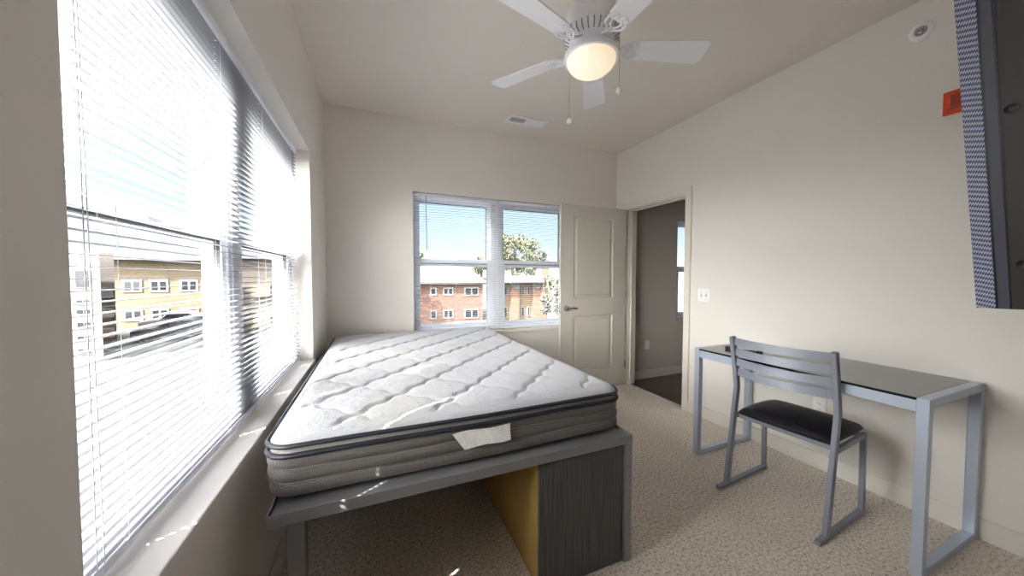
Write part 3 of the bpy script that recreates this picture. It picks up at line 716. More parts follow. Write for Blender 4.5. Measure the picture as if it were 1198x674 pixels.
# under-bed dresser
def dresser():
    root = thing('dresser', 'dark woodgrain dresser with a bare tan side standing under the bed frame', 'dresser', (0.80, 1.60, 0))
    x0, x1, y0, y1, z1 = 0.592, 1.000, 1.142, 2.28, 0.524
    MB().box(x0, x0 + 0.016, y0 + 0.018, y1, 0, z1 - 0.004).build('side_panel', M_tan, root)['label'] = 'bare tan particle board side'
    MB().box(x0 - 0.003, x1, y0, y0 + 0.018, 0, z1).build('end_panel', M_wood, root, bevel=0.0015)
    MB().box(x0, x1, y1, y1 + 0.018, 0, z1).build('end_panel', M_wood, root, bevel=0.0015)
    MB().box(x0 + 0.016, x1 - 0.02, y0 + 0.018, y1, z1 - 0.018, z1).build('top_panel', M_wood, root)
    MB().box(x0 + 0.016, x1 - 0.03, y0 + 0.018, y1, 0, 0.05).build('plinth', M_wood, root)
    n = 3; zz = 0.055; dh = (z1 - 0.02 - zz) / n
    for k_ in range(2):
        ya = y0 + 0.020 + k_ * (y1 - y0 - 0.02) / 2; yb = ya + (y1 - y0 - 0.02) / 2 - 0.004
        for i in range(n):
            d = MB().box(x1 - 0.020, x1 - 0.002, ya, yb, zz + i * dh + 0.002, zz + (i + 1) * dh - 0.002).box(x0 + 0.05, x1 - 0.02, ya + 0.02, yb - 0.02, zz + i * dh + 0.01, zz + (i + 1) * dh - 0.03).build('drawer', M_wood, root, bevel=0.0015)
            yc = (ya + yb) / 2; zc = zz + (i + 0.6) * dh
            MB().tube([(x1 - 0.002, yc - 0.05, zc), (x1 + 0.018, yc - 0.048, zc), (x1 + 0.018, yc + 0.048, zc), (x1 - 0.002, yc + 0.05, zc)], 0.004, 8).build('handle', M_chrome, d, smooth=True)
dresser()

# ------------------------------------------------------------------ desk
def desk():
    x0, x1, y0, y1, zt = 2.092, 2.676, 0.592, 1.676, 0.762
    root = thing('desk', 'long silver metal desk with a black glass top against the wall', 'desk', ((x0 + x1) / 2, (y0 + y1) / 2, 0))
    s = 0.037
    for nm, ya in (('near', y0), ('far', y1 - s)):
        b = MB(); yc = ya + s / 2
        z0 = s / 2 * 0.8; path = [(x0 + s / 2, yc, z0), (x1 - s / 2, yc, z0), (x1 - s / 2, yc, zt - s / 2), (x0 + s / 2, yc, zt - s / 2)]
        # rectangular loop leg: bars with mitred look
        b.box(x0, x0 + s, ya, ya + s, 0, zt).box(x1 - s, x1, ya, ya + s, 0, zt)
        b.box(x0 + s, x1 - s, ya + 0.001, ya + s - 0.001, 0, 0.034).box(x0 + s, x1 - s, ya, ya + s, zt - s, zt)
        b.build('leg_frame', M_silver, root, bevel=0.002)
    MB().box(x0 + 0.002, x0 + 0.030, y0 + s, y1 - s, zt - 0.062, zt - 0.012).build('front_rail', M_silver, root, bevel=0.002)
    MB().box(x1 - 0.030, x1 - 0.002, y0 + s, y1 - s, zt - 0.062, zt - 0.012).build('back_rail', M_silver, root, bevel=0.002)
    top = MB().box(x0 - 0.001, x1, y0 + s + 0.001, y1 - s - 0.001, zt - 0.010, zt).build('desktop', M_glassblack, root, bevel=0.0015)
    MB().box(x0 - 0.003, x0 - 0.001, y0 + s + 0.001, y1 - s - 0.001, zt - 0.011, zt - 0.001).build('glass_edge', M_edgeblack, top)
    for x in (x0 + 0.15, x1 - 0.15): MB().box(x, x + 0.03, y0 + s, y1 - s, zt - 0.04, zt - 0.012).build('cross_bar', M_silver, root)
    return root
desk()

def cable(path, rad, name, label, cat, m_, plug=None):
    b = MB().tube(path, rad, 8)
    o = b.build(name, m_, None, smooth=True); tag(o, label, cat)
    return o
root = thing('power_adapter', 'small black plug adapter with a short cord lying on the desktop behind the chair', 'adapter', (2.27, 1.55, 0.762))
MB().box(2.245, 2.285, 1.525, 1.565, 0.7625, 0.782, None).build('body', M_black, root, bevel=0.004)
MB().tube([(2.285, 1.545, 0.77), (2.31, 1.51, 0.766), (2.325, 1.47, 0.765), (2.345, 1.44, 0.766), (2.35, 1.41, 0.766)], 0.003, 8).build('cord', M_black, root, smooth=True)
MB().box(2.335, 2.360, 1.385, 1.415, 0.7625, 0.774).build('plug', M_black, root, bevel=0.003)

# ------------------------------------------------------------------ chair
def chair():
    root = thing('chair', 'silver metal chair with slatted back and black vinyl seat tucked under the desk', 'chair', (1.995, 0.868, 0))
    # local frame: +x forward to the desk, +y along chair width; rotated into place afterwards
    W = 0.466
    L = ROOTLOC[root.name]
    root.location = (0, 0, 0); ROOTLOC[root.name] = Vector((0, 0, 0))
    a, bq = 0.026, 0.020
    for y in (0.0, W):
        # back post: rises leaning forward, bends, then leans back
        MB().bar([(0.000, y, 0.018), (0.040, y, 0.30), (0.082, y, 0.595), (0.066, y, 0.70), (0.024, y, 0.905)], 0.022, 0.036, up=(1, 0, 0)).build('back_post', M_chairmetal, root, smooth=True)
        MB().bar([(-0.085, y, 0.011), (0.40, y, 0.011), (0.424, y, 0.011)], 0.024, 0.022).build('floor_rail', M_chairmetal, root)
        MB().bar([(0.412, y, 0.012), (0.400, y, 0.425)], 0.022, 0.026, up=(1, 0, 0)).build('front_leg', M_chairmetal, root)
        MB().bar([(0.052, y, 0.416), (0.410, y, 0.424)], 0.020, 0.026).build('seat_rail', M_chairmetal, root)
    MB().bar([(0.390, 0, 0.424), (0.390, W, 0.424)], 0.02, 0.024).build('cross_bar', M_chairmetal, root)
    MB().bar([(0.10, 0, 0.416), (0.10, W, 0.416)], 0.02, 0.024).build('cross_bar', M_chairmetal, root)
    # curved back slats
    for k_ in range(4):
        zc = 0.880 - k_ * 0.063; xb = 0.024 + (0.905 - zc) / 0.205 * 0.042 if zc > 0.70 else 0.07
        path = []
        for i in range(17):
            t = i / 16; bow = 0.060 * math.sin(PI * t)
            path.append((xb - bow, 0.006 + (W - 0.012) * t, zc))
        b = MB(); lean = 0.20
        sec = [(0.0025, -0.021), (0.0025, 0.021), (-0.0025, 0.021), (-0.0025, -0.021)]
        b.sweep(path, [(p - lean * q * -1, q) for p, q in sec])
        b.build('back_slat', M_chairmetal, root, smooth=True)
    # seat cushion: domed pillow with rounded outline
    b = MB(); nx, ny = 26, 30; xs0, xs1, ys0, ys1 = 0.062, 0.480, 0.0125, W - 0.0125; hx, hy = (xs1 - xs0) / 2, (ys1 - ys0) / 2; cx, cy = (xs0 + xs1) / 2, (ys0 + ys1) / 2
    top, bot = [], []
    for i in range(nx + 1):
        rt, rb = [], []
        for j in range(ny + 1):
            u_, v_ = -1 + 2 * i / nx, -1 + 2 * j / ny
            x = u_ * math.sqrt(1 - 0.07 * v_ * v_ * abs(v_) ** 2); y = v_ * math.sqrt(1 - 0.07 * u_ * u_ * abs(u_) ** 2)
            e_ = max(abs(u_), abs(v_)); rim = math.sqrt(max(0, 1 - e_ ** 9))
            dome = 0.016 * (1 - u_ * u_) * (1 - v_ * v_) ** 0.7 
            sag = -0.012 * max(0, u_) ** 3
            rt.append(b.bm.verts.new((cx + hx * x, cy + hy * y, 0.452 + 0.022 * rim + dome * 1.3 + sag)))
            rb.append(b.bm.verts.new((cx + hx * x * 0.985, cy + hy * y * 0.985, 0.436 - 0.0 * rim + sag * 0.3)))
        top.append(rt); bot.append(rb)
    for i in range(nx):
        for j in range(ny):
            b.bm.faces.new((top[i][j], top[i + 1][j], top[i + 1][j + 1], top[i][j + 1])); b.bm.faces.new((bot[i][j + 1], bot[i + 1][j + 1], bot[i + 1][j], bot[i][j]))
    for i in range(nx):
        b.bm.faces.new((top[i][0], bot[i][0], bot[i + 1][0], top[i + 1][0])); b.bm.faces.new((top[i + 1][ny], bot[i + 1][ny], bot[i][ny], top[i][ny]))
    for j in range(ny):
        b.bm.faces.new((top[0][j + 1], bot[0][j + 1], bot[0][j], top[0][j])); b.bm.faces.new((top[nx][j], bot[nx][j], bot[nx][j + 1], top[nx][j + 1]))
    b.build('seat', M_vinylblack, root, smooth=True)
    root.location = L; root.rotation_euler = (0, 0, R(4.6))
chair()

# ------------------------------------------------------------------ ceiling fan
def fan():
    cx, cy = 0.955, 1.348; zb = 2.335
    root = thing('ceiling_fan', 'white five blade ceiling fan with a glowing glass globe and two pull chains', 'fan', (cx, cy, H))
    MB().lathe([(0, H), (0.085, H), (0.088, H - 0.01), (0.082, H - 0.05), (0.074, H - 0.075), (0.074, 2.525), (0, 2.525)], (cx, cy, 0), 48).build('canopy', M_fan, root, smooth=True)
    MB().lathe([(0, 2.527), (0.080, 2.526), (0.104, 2.516), (0.116, 2.500), (0.119, 2.490), (0.120, 2.44), (0.114, 2.425), (0.114, 2.420), (0, 2.42)], (cx, cy, 0), 56).build('motor_housing', M_fan, root, smooth=True)
    vr = MB().lathe([(0.100, 2.424), (0.122, 2.418), (0.130, 2.400), (0.124, 2.378), (0.098, 2.362), (0.060, 2.358), (0, 2.358)], (cx, cy, 0), 60).build('vent_ring', M_fan, root, smooth=True)
    b = MB()
    for k_ in range(30):       # radial slots around the flared ring
        a = 2 * PI * k_ / 30
        Mx = Matrix.Translation((cx, cy, 0)) @ Matrix.Rotation(a, 4, 'Z')
        b.sweep([Mx @ Vector((0.1308, 0, 2.399)), Mx @ Vector((0.1290, 0, 2.390)), Mx @ Vector((0.1250, 0, 2.3765)), Mx @ Vector((0.1060, 0, 2.3655))], [(0.0024, -0.001), (0.0024, 0.001), (-0.0024, 0.001), (-0.0024, -0.001)], up=Mx.to_3x3() @ Vector((1, 0, 0.1)))
    b.build('vent_slots', mat('vent_grey', (0.26, 0.26, 0.30), 0.8), vr)
    MB().lathe([(0, 2.36), (0.060, 2.36), (0.062, 2.352), (0.052, 2.336), (0.050, 2.328), (0.086, 2.322), (0, 2.322)], (cx, cy, 0), 40).build('switch_housing', M_fan, root, smooth=True)
    fit = MB().lathe([(0.05, 2.332), (0.100, 2.326), (0.124, 2.314), (0.129, 2.300), (0.126, 2.288), (0.114, 2.288), (0, 2.29)], (cx, cy, 0), 56).build('light_fitter', M_fan, root, smooth=True)
    gm = bpy.data.materials.new('lit_frosted_globe'); gm.use_nodes = True; t = gm.node_tree; bb = t.nodes['Principled BSDF']
    bb.inputs['Base Color'].default_value = (0.9, 0.86, 0.78, 1); bb.inputs['Roughness'].default_value = 0.25
    bb.inputs['Emission Color'].default_value = (1.0, 0.80, 0.54, 1); bb.inputs['Emission Strength'].default_value = GLOBE_STRENGTH
    lw = t.nodes.new('ShaderNodeTexNoise'); lw.inputs['Scale'].default_value = 14
    mp = t.nodes.new('ShaderNodeMapRange'); mp.inputs['To Min'].default_value = GLOBE_STRENGTH * 0.75; mp.inputs['To Max'].default_value = GLOBE_STRENGTH * 1.25
    t.links.new(lw.outputs['Fac'], mp.inputs[0]); t.links.new(mp.outputs[0], bb.inputs['Emission Strength'])
    prof = [(0.114 * math.cos(t_ * PI / 2 / 12), 2.289 - 0.072 * math.sin(t_ * PI / 2 / 12)) for t_ in range(13)]
    g = MB().lathe(prof, (cx, cy, 0), 56).build('glass_globe', gm, root, smooth=True); g['label'] = 'lit frosted glass bowl'
    # blades with scrolled irons
    for k_ in range(5):
        az = R(-19.8 + 72 * k_); T = Matrix.Translation((cx, cy, zb)) @ Matrix.Rotation(az, 4, 'Z') @ Matrix.Rotation(R(-12), 4, 'X')
        out = []; r0, r1, w0, w1 = 0.185, 0.556, 0.050, 0.066
        pts = [(r0, -w0 * 0.55), (r0 + 0.018, -w0), (r1 - 0.022, -w1), (r1 - 0.006, -w1 + 0.012), (r1, w1 - 0.030), (r1 - 0.018, w1), (r0 + 0.018, w0), (r0, w0 * 0.55)]
        b = MB(); b.prism([T @ Vector((p, q, 0.0035)) for p, q in pts], T.to_3x3() @ Vector((0, 0, 0.006)))
        bl = b.build('blade', M_fan, root, bevel=0.0015)
        b = MB()
        b.bar([T @ Vector((0.075, 0, 0.030)), T @ Vector((0.105, 0, 0.012)), T @ Vector((0.135, 0, 0.0)), T @ Vector((0.165, 0, -0.001))], 0.020, 0.008)
        for sg in (-1, 1):
            b.tube([T @ Vector(p) for p in ((0.130, 0, 0), (0.148, sg * 0.022, -0.001), (0.166, sg * 0.042, -0.001), (0.190, sg * 0.046, 0.0), (0.212, sg * 0.036, 0.0), (0.222, sg * 0.018, 0.0), (0.210, sg * 0.006, 0.0))], 0.0048, 8)
            b.tube([T @ Vector(p) for p in ((0.150, sg * 0.004, 0), (0.168, sg * 0.018, -0.001), (0.190, sg * 0.024, 0.0), (0.206, sg * 0.012, 0.0), (0.196, 0, 0.0))], 0.0040, 8)
            b.lathe([(0, 0), (0.006, 0), (0.005, 0.003), (0, 0.004)], (0, 0, 0), 10, T @ Matrix.Translation((0.200, sg * 0.036, -0.004)) @ Matrix.Rotation(PI, 4, 'X'))
        b.build('blade_iron', M_fan, bl, smooth=True)
    for nm, x, y, z1, z2 in (('a', 0.900, 1.450, 2.325, 2.030), ('b', 1.030, 1.240, 2.325, 2.100)):
        b = MB(); b.tube([(x, y, z1), (x, y, z2 + 0.02)], 0.0013, 6, up=(1, 0, 0))
        z = z1
        while z > z2 + 0.02: b.sphere((x, y, z), 0.0021); z -= 0.0075
        # short elbow from the switch housing
        d = Vector((x - cx, y - cy, 0)).normalized()
        b.tube([(cx + d.x * 0.055, cy + d.y * 0.055, z1 + 0.018), (x, y, z1 + 0.014), (x, y, z1)], 0.0025, 6, up=(1, 0, 0.3))
        c = b.build('pull_chain', M_chain, root, smooth=True)
        MB().sphere((x, y, z2 + 0.008), 0.013, (1, 1, 1.1)).build('chain_ball', M_white, c, smooth=True)
fan()

# ------------------------------------------------------------------ small wall and ceiling things
def outlet(x, y0, y1, z0, z1, label, name='wall_outlet', normal='x', kindof='duplex'):
    if normal == 'x':
        root = thing(name, label, 'outlet' if kindof == 'duplex' else 'switch', (x, (y0 + y1) / 2, (z0 + z1) / 2))
        MB().box(x - 0.006, x, y0, y1, z0, z1).build('cover_plate', M_white, root, bevel=0.003)
        yc, zc = (y0 + y1) / 2, (z0 + z1) / 2
        if kindof == 'duplex':
            for dz in (-0.02, 0.02):
                s_ = MB().box(x - 0.0085, x - 0.005, yc - 0.016, yc + 0.016, zc + dz - 0.014, zc + dz + 0.014).build('socket', M_white, root, bevel=0.004)
                MB().box(x - 0.009, x - 0.0083, yc - 0.008, yc - 0.006, zc + dz - 0.003, zc + dz + 0.006).box(x - 0.009, x - 0.0083, yc + 0.006, yc + 0.008, zc + dz - 0.003, zc + dz + 0.006).box(x - 0.009, x - 0.0083, yc - 0.002, yc + 0.002, zc + dz - 0.010, zc + dz - 0.006).build('slots', M_gasket, s_)
        else:
            for dy in (-0.023, 0.023):
                MB().box(x - 0.0065, x - 0.005, yc + dy - 0.006, yc + dy + 0.006, zc - 0.013, zc + 0.013).build('toggle_slot', mat('toggle_slot_grey', (0.45, 0.45, 0.45), 0.6), root)
                MB().prism([(x - 0.005, yc + dy - 0.004, zc - 0.004), (x - 0.005, yc + dy - 0.004, zc + 0.008), (x - 0.016, yc + dy - 0.004, zc + 0.012), (x - 0.016, yc + dy - 0.004, zc + 0.006)], (0, 0.008, 0)).build('toggle', M_white, root)
                for dz in (-0.03, 0.03): MB().lathe([(0, 0), (0.003, 0), (0.002, 0.001), (0, 0.001)], (x - 0.006, yc + dy, zc + dz), 10, Matrix.Rotation(R(-90), 4, 'Y')).build('screw', M_chrome, root)
    else:
        root = thing(name, label, 'outlet', ((y0 + y1) / 2, x, (z0 + z1) / 2))
        MB().box(y0, y1, x - 0.006, x, z0, z1).build('cover_plate', M_white, root, bevel=0.003)
        xc, zc = (y0 + y1) / 2, (z0 + z1) / 2
        for dz in (-0.02, 0.02): MB().box(xc - 0.016, xc + 0.016, x - 0.0085, x - 0.005, zc + dz - 0.014, zc + dz + 0.014).build('socket', M_white, root, bevel=0.004)
outlet(XR, 1.192, 1.266, 0.352, 0.474, 'white wall outlet on the room wall beneath the desk, behind the chair')
outlet(XR, 2.020, 2.140, 1.042, 1.160, 'white double light switch on the wall beside the doorway', 'light_switch', kindof='switch')
outlet(HY1, 3.085, 3.155, 0.355, 0.470, 'small white outlet low on the hall wall seen through the doorway', normal='y')

def vent():
    root = thing('ceiling_vent', 'white rectangular air vent with a grille set in the ceiling near the far wall', 'vent', (1.34, 2.91, H))
    x0, x1, y0, y1 = 1.145, 1.530, 2.838, 2.985
    b = MB(); b.box(x0, x1, y0, y0 + 0.028, H - 0.010, H).box(x0, x1, y1 - 0.028, y1, H - 0.010, H).box(x0, x0 + 0.028, y0 + 0.028, y1 - 0.028, H - 0.010, H).box(x1 - 0.028, x1, y0 + 0.028, y1 - 0.028, H - 0.010, H)
    b.box(x0 + 0.178, x0 + 0.190, y0 + 0.028, y1 - 0.028, H - 0.010, H)
    b.build('frame', M_white, root, bevel=0.002)
    MB().box(x0 + 0.02, x1 - 0.02, y0 + 0.02, y1 - 0.02, H - 0.0015, H - 0.0005).build('duct_back', M_gasket, root)
    b = MB()
    for i in range(9):
        xx = x0 + 0.040 + i * 0.0165
        b.box(-0.0025, 0.0025, y0 + 0.028, y1 - 0.028, -0.0008, 0.0008, Matrix.Translation((xx, 0, H - 0.007)) @ Matrix.Rotation(R(62), 4, 'Y'))
    for i in range(14):
        xx = x0 + 0.198 + i * 0.0125
        b.box(-0.0085, 0.0085, y0 + 0.028, y1 - 0.028, -0.0008, 0.0008, Matrix.Translation((xx, 0, H - 0.0055)) @ Matrix.Rotation(R(14), 4, 'Y'))
    b.build('louvers', M_white, root)
vent()

def sprinkler():
    c = (XR, 0.853, 2.570); root = thing('fire_sprinkler', 'round white sidewall sprinkler high on the wall below the ceiling edge', 'sprinkler', c)
    M = Matrix.Rotation(R(-90), 4, 'Y')
    esc = MB().lathe([(0, 0), (0.047, 0), (0.047, 0.003), (0.040, 0.008), (0.027, 0.009), (0.025, 0.004), (0, 0.004)], c, 36, M).build('escutcheon', M_white, root, smooth=True)
    MB().lathe([(0.010, 0.0045), (0.0235, 0.0045), (0.0235, 0.006), (0.010, 0.006), (0.010, 0.0045)], c, 30, M).build('recess_ring', M_sprk, esc)
    MB().lathe([(0, 0.004), (0.011, 0.004), (0.011, 0.014), (0.007, 0.016), (0.007, 0.018), (0, 0.018)], c, 20, M).build('nozzle', M_chrome, root, smooth=True)
    b = MB()
    for s_ in (-1, 1): b.tube([(XR - 0.014, 0.853 + s_ * 0.009, 2.570), (XR - 0.020, 0.853 + s_ * 0.014, 2.570), (XR - 0.026, 0.853, 2.570)], 0.002, 6)
    b.box(XR - 0.029, XR - 0.026, 0.853 - 0.012, 0.853 + 0.012, 2.563, 2.580)
    b.build('deflector', M_chrome, root)
sprinkler()

def strobe():
    root = thing('fire_alarm', 'orange red square fire alarm on the wall, partly hidden by the television', 'alarm', (XR, 0.70, 2.145))
    MB().box(XR - 0.010, XR, 0.632, 0.766, 2.085, 2.202).build('back_plate', M_red, root, bevel=0.003)
    MB().box(XR - 0.032, XR - 0.010, 0.645, 0.752, 2.096, 2.191).build('body', M_red, root, bevel=0.006)
    MB().box(XR - 0.040, XR - 0.030, 0.70, 0.735, 2.115, 2.172).build('lens', M_reddark, root, bevel=0.004)
    MB().box(XR - 0.0335, XR - 0.0315, 0.705, 0.745, 2.101, 2.107).build('marking', M_gasket, root)
strobe()

# television: a large flat set tilted down from the right wall
def tv():
    # plane through measured points; local frame: o = lower corner next to the alarm, e1 = along wall (-y), e2 = up the panel
    o = Vector((2.35, 0.5525, 1.1365))
    e2 = Vector((-0.30, 0.020, 1.22)).normalized(); e1 = Vector((0, -1, 0)); n = e1.cross(e2).normalized(); e1 = e2.cross(n).normalized(); e1 = e1 if e1.y < 0 else -e1
    if n.x > 0: n = -n
    L = Matrix((e1, e2, n)).transposed().to_4x4(); L.translation = o
    root = thing('television', 'large dark television with a patterned edge strip, tilted down above the desk', 'television', o)
    Ht = 1.30; Wd = 1.25
    MB().box(0.0, Wd, 0.0, Ht, -0.045, 0.0, L).build('casing', M_tvback, root, bevel=0.004)
    MB().box(0.001, 0.049, 0.001, Ht - 0.001, 0.0, 0.003, L).build('patterned_strip', M_strip, root, bevel=0.001)['label'] = 'blue and grey patterned strip'
    MB().box(0.049, 0.0555, 0.001, Ht - 0.001, 0.0, 0.001, L).box(0.083, 0.087, 0.001, Ht - 0.001, 0.0, 0.002, L).build('dark_groove', M_black, root)
    MB().box(0.0555, 0.083, 0.001, Ht - 0.001, 0.0, 0.0025, L).build('bezel_band', M_band, root, bevel=0.001)
    for a_, b_ in ((0.110, 0.770), (0.117, 0.183)):
        T = L @ Matrix.Translation((a_, b_, 0.0))
        MB().lathe([(0.0, 0.0012), (0.013, 0.0012), (0.015, 0.0026), (0.018, 0.0026), (0.019, 0.0002), (0.0, 0.0002)], (0, 0, 0), 24, T).build('screw_recess', M_black, root, smooth=True)
    b = MB(); back = L @ Vector((Wd / 2, Ht * 0.5, -0.045))
    b.box(XR - 0.012, XR - 0.001, back.y - 0.2, back.y + 0.2, back.z - 0.15, back.z + 0.15)
    b.bar([back + Vector((0.0, 0.0, 0)), Vector((XR - 0.01, back.y, back.z))], 0.08, 0.08)
    b.build('wall_bracket', M_bracket, root)
tv()

# ------------------------------------------------------------------ outside
GZ = -3.2
struct('ground', MB().box(-140, 140, 3.6, 200, GZ - 0.3, GZ).box(-140, -0.8, -60, 3.6, GZ - 0.3, GZ), M_asphalt)
tag(MB().box(1.5, 6.8, 19.5, 31.5, GZ, GZ + 0.05).build('grass', M_grass), 'dull green lawn in front of the red brick building', 'grass', kind='stuff')

def ext_window(root, x0, x1, z0, z1, y, panes=2, frame=0.13):
    f_ = MB().box(x0, x1, y - 0.06, y + 0.02, z0, z1).build('window', M_extwhite, root)
    b = MB(); n = panes; wd = (x1 - x0 - frame * (n + 1)) / n
    for i in range(n):
        a = x0 + frame + i * (wd + frame); b.box(a, a + wd, y - 0.075, y - 0.055, z0 + frame, z1 - frame)
    b.build('pane', M_extglass, f_)

# red brick building behind the far window
A = thing('apartment_building', 'low red brick building with a pale hipped roof behind the far window', 'building', (4, 36, GZ))
MB().box(-6, 9.95, 32, 42, GZ, 0.50).build('wall', M_brick, A)
MB().box(-6.4, 10.25, 31.6, 42.4, 0.42, 0.62).build('eave', M_roofgrey, A)
b = MB(); b.bm.faces.new([b.bm.verts.new(v) for v in ((-6.5, 31.5, 0.6), (10.3, 31.5, 0.6), (10.3, 42.5, 0.6), (-6.5, 42.5, 0.6))])
p = [(-6.5, 31.5, 0.6), (10.3, 31.5, 0.6), (10.3, 42.5, 0.6), (-6.5, 42.5, 0.6), (-2.5, 37, 2.55), (9.4, 37, 2.55)]
for q in ((0, 1, 5, 4), (1, 2, 5), (2, 3, 4, 5), (3, 0, 4)): b.quad(*[p[i] for i in q]) if len(q) == 4 else b.bm.faces.new([b.bm.verts.new(p[i]) for i in q])
b.build('roof', M_roof, A)
MB().box(6.0, 6.5, 35.0, 35.5, 1.6, 2.2).build('roof_vent', M_roofgrey, A)
for z0, z1 in ((-0.70, 0.17), (-2.94, -1.98)):
    ext_window(A, 8.02, 9.50, z0, z1, 32)
    ext_window(A, 4.72, 5.35, z0 + 0.1, z1, 32, 1); ext_window(A, 5.95, 6.95, z0 + 0.1, z1, 32, 2)
# pale building between
P_ = thing('pale_building', 'small pale building showing between the two brick buildings', 'building', (17, 52, GZ))
MB().box(15.5, 21, 50, 56, GZ, 0.9).build('wall', M_whitewall, P_); MB().box(15.3, 21.2, 49.8, 56.2, 0.9, 1.1).build('roof', M_roof, P_)
# orange brick building
B_ = thing('brick_townhouse', 'orange brick townhouse with sunlight-tinted bays and a white fascia behind the far window', 'building', (10, 22, GZ))
MB().prism([(7.1, 20.3, GZ), (10.75, 20.3, GZ), (14.6, 27, GZ), (10.6, 27, GZ)], (0, 0, 0.85 - GZ)).build('wall', M_bricklit, B_)
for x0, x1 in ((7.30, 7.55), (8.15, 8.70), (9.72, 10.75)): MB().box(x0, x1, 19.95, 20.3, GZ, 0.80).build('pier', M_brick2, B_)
MB().box(6.9, 10.3, 19.5, 20.6, 0.84, 0.94).build('eave', M_roofgrey, B_)
MB().prism([(7.0, 19.5, 0.94), (10.3, 19.5, 0.94), (14.4, 27, 0.94), (10.6, 27, 0.94)], (0, 0, 0.34)).build('fascia', M_extwhite, B_)
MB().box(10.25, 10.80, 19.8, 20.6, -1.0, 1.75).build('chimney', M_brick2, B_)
for xa in (8.05, 9.60):  # dark wedges standing in for the shadow below the eave
    MB().prism([(xa - 0.05, 19.85, 0.84), (xa + 0.62, 19.85, 0.84), (xa + 0.62, 19.85, 0.45), (xa + 0.35, 19.85, 0.35)], (0, 0.09, 0)).build('eave_shadow', M_roofgrey, B_)
for x0, x1 in ((7.72, 7.98), (8.95, 9.20), (9.40, 9.62)):
    for z0, z1 in ((0.0, 0.6), (-1.45, -0.75)): ext_window(B_, x0, x1, z0, z1, 20.3, 1, 0.06)
# tan apartment block behind the side window
T_ = thing('tan_apartment_block', 'long two storey tan brick block outside the side window', 'building', (-16, 41, GZ))
MB().box(-21.5, -10.9, 38, 48, GZ, 2.55).build('wall', M_tanwall, T_)
MB().box(-22, -10.85, 37.2, 48.4, 2.55, 2.95).build('roof', M_roofgrey, T_)
for z0, z1 in ((-0.15, 0.90), (-2.6, -1.6)):
    for x0 in (-19.6, -17.9, -15.9, -14.0, -12.5): ext_window(T_, x0, x0 + 1.25, z0, z1, 38, 2, 0.16)
D_ = thing('brown_apartment_block', 'brown block with dark balconies outside the side window beyond the tan block', 'building', (-6.5, 33, GZ))
MB().box(-10.5, -6.9, 30, 40, GZ, 2.5).build('wall', M_brownwall, D_)
MB().box(-10.8, -6.7, 29.6, 40.2, 2.5, 2.8).build('roof', M_roofgrey, D_)
for z in (-0.3, -2.6):
    for x0 in (-10.2, -8.4): MB().box(x0, x0 + 1.1, 29.7, 30, z, z + 0.9).build('balcony', M_tanwall, D_)
W_ = thing('white_stair_tower', 'white stair tower with a column of dark windows outside the side window', 'tower', (-13.7, 25, GZ))
MB().prism([(-15.2, 24, GZ), (-13.2, 24, GZ), (-15.0, 27.3, GZ), (-17.0, 27.3, GZ)], (0, 0, 2.42 - GZ)).build('wall', M_whitewall, W_)
for z0, z1 in ((0.62, 1.55), (-0.25, 0.05), (-0.75, -0.45), (-1.45, -1.1), (-2.1, -1.8), (-2.8, -2.45)): ext_window(W_, -14.12, -13.55, z0, z1, 24, 1 if z1 > 1 else 2, 0.05)
N_ = thing('brown_apartment_wing', 'dark brown wing with balconies joined between the white stair tower and tan block', 'building', (-15.6, 29, GZ))
MB().prism([(-16.4, 28, GZ), (-14.77, 28, GZ), (-18.0, 34, GZ), (-20.0, 34, GZ)], (0, 0, 2.62 - GZ)).build('wall', M_brownwall, N_)
for z in (-0.1, -1.3, -2.5): MB().box(-15.6, -14.85, 27.7, 28, z, z + 0.55).build('balcony', M_whitewall, N_)

# parked cars
def car(x, y, rz, col, label, proto=[None]):
    if proto[0] is None:
        root = thing('car', label, 'car', (0, 0, 0))
        sec = [(-2.1, 0.35), (-2.1, 0.78), (-1.5, 0.92), (-0.9, 0.96), (-0.45, 1.40), (0.95, 1.42), (1.55, 0.98), (2.1, 0.9), (2.12, 0.35)]
        MB().prism([(a_, -0.85, z) for a_, z in sec], (0, 1.7, 0)).build('body', col, root, bevel=0.06)
        MB().prism([(-0.72, -0.87, 1.0), (-0.42, -0.87, 1.32), (0.9, -0.87, 1.34), (1.3, -0.87, 1.0)], (0, 1.74, 0)).build('side_window', M_extglass, root)
        for wx in (-1.3, 1.3):
            for wy in (-0.86, 0.86): MB().lathe([(0, -0.1), (0.32, -0.1), (0.32, 0.1), (0, 0.1)], (wx, wy, 0.33), 20, Matrix.Rotation(R(90), 4, 'X')).build('wheel', M_tyre, root, smooth=True)
        proto[0] = root
    else:
        root = copy_tree(proto[0]); root['label'] = label
        for ch in root.children:
            if ch.name.startswith('body'): ch.data = ch.data.copy(); ch.data.materials[0] = col
    root['group'] = 'cars parked outside the side window'; root.location = (x, y, GZ); root.rotation_euler.z = rz
car(-15.3, 36.1, R(8), mat('car_white', (0.16, 0.16, 0.16), 0.4), 'white car parked closest to the tan block outside the side window')
car(-12.9, 30.4, R(10), mat('car_blue', (0.006, 0.009, 0.018), 0.5), 'dark blue car parked outside the side window')
car(-12.7, 33.4, R(5), mat('car_silver', (0.07, 0.073, 0.08), 0.4), 'silver car parked between the white and blue cars outside the side window')

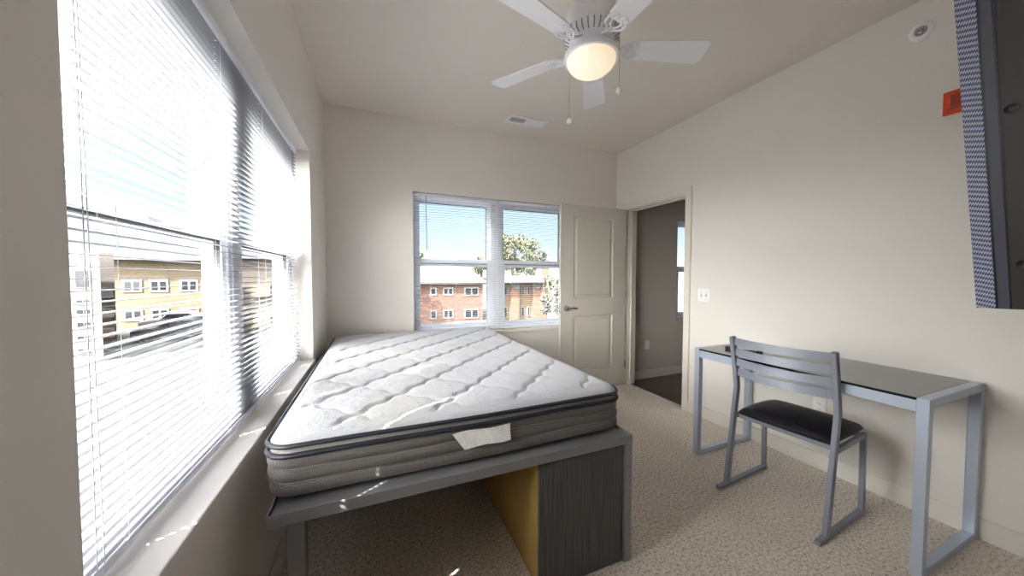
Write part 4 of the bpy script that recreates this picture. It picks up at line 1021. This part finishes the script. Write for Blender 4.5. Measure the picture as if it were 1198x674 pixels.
# trees
def tree(name, x, y, h, cr, ch, leafm, label, n=2600, ls=0.17, cz=None, seed=3, lean=0.0):
    rnd = random.Random(seed); root = thing(name, label, 'tree', (x, y, GZ))
    cz = cz if cz is not None else GZ + h - ch
    b = MB()
    for k_ in range(9):
        a = rnd.uniform(0, 2 * PI); rr = rnd.uniform(0.4, 0.9)
        b.tube([(x, y, GZ + 0.5), (x + 0.05, y, cz - ch * 0.5), (x + rr * cr * math.cos(a) * 0.6, y + rr * cr * math.sin(a) * 0.6, cz + ch * 0.1), (x + rr * cr * math.cos(a), y + rr * cr * math.sin(a), cz + ch * rnd.uniform(0.1, 0.8))], 0.035, 5, up=(1, 0.2, 0.1))
    b.tube([(x, y, GZ), (x + 0.05, y, cz)], 0.16, 8, up=(1, 0, 0))
    b.build('trunk', M_bark, root)
    b = MB(); blobs = [(rnd.uniform(-0.7, 0.7) * cr, rnd.uniform(-0.7, 0.7) * cr, rnd.uniform(-0.7, 0.75) * ch, rnd.uniform(0.25, 0.5) * cr) for _ in range(16)]
    for _ in range(n):
        bx_, by_, bz_, br_ = rnd.choice(blobs); d = Vector((rnd.gauss(0, 1), rnd.gauss(0, 1), rnd.gauss(0, 1))).normalized() * br_ * rnd.uniform(0.5, 1.05)
        c = Vector((x + bx_, y + by_, cz + bz_)) + d
        q = Vector((rnd.gauss(0, 1), rnd.gauss(0, 1), rnd.gauss(0, 1))).normalized(); s1 = q.orthogonal().normalized() * ls; s2 = q.cross(s1).normalized() * ls * 0.6
        b.quad(c - s1, c + s2, c + s1, c - s2)
    b.build('foliage', leafm, root)
tree('tree', 14.6, 35.5, 9.0, 2.6, 2.2, M_leaf, 'tall pale green tree rising behind the orange townhouse', 3200, cz=3.7, seed=3)
tree('tree', 21.0, 43.0, 7.5, 1.9, 1.4, M_leaf2, 'lower grey green tree beside the tall tree behind the townhouse', 1800, cz=3.2, seed=5)
tree('tree', 13.9, 45.5, 8.0, 1.3, 1.7, M_leaf, 'slim tree just past the end of the red brick building', 1200, cz=2.6, seed=8)
tree('tree', 8.75, 15.2, 5.0, 0.75, 1.3, M_leaf2, 'pale leafy tree close to the window beside the open door', 1500, 0.09, cz=0.1, seed=11)
tree('tree', 0.6, 29.8, 6.5, 1.9, 1.9, M_leaf2, 'broad tree standing beside the red brick building and shading its wall', 1500, 0.15, cz=1.4, seed=21)
tree('tree', 5.1, 45.0, 7.0, 0.9, 1.1, M_leaf, 'small treetop showing above the pale roof of the brick building', 600, cz=3.6, seed=13)
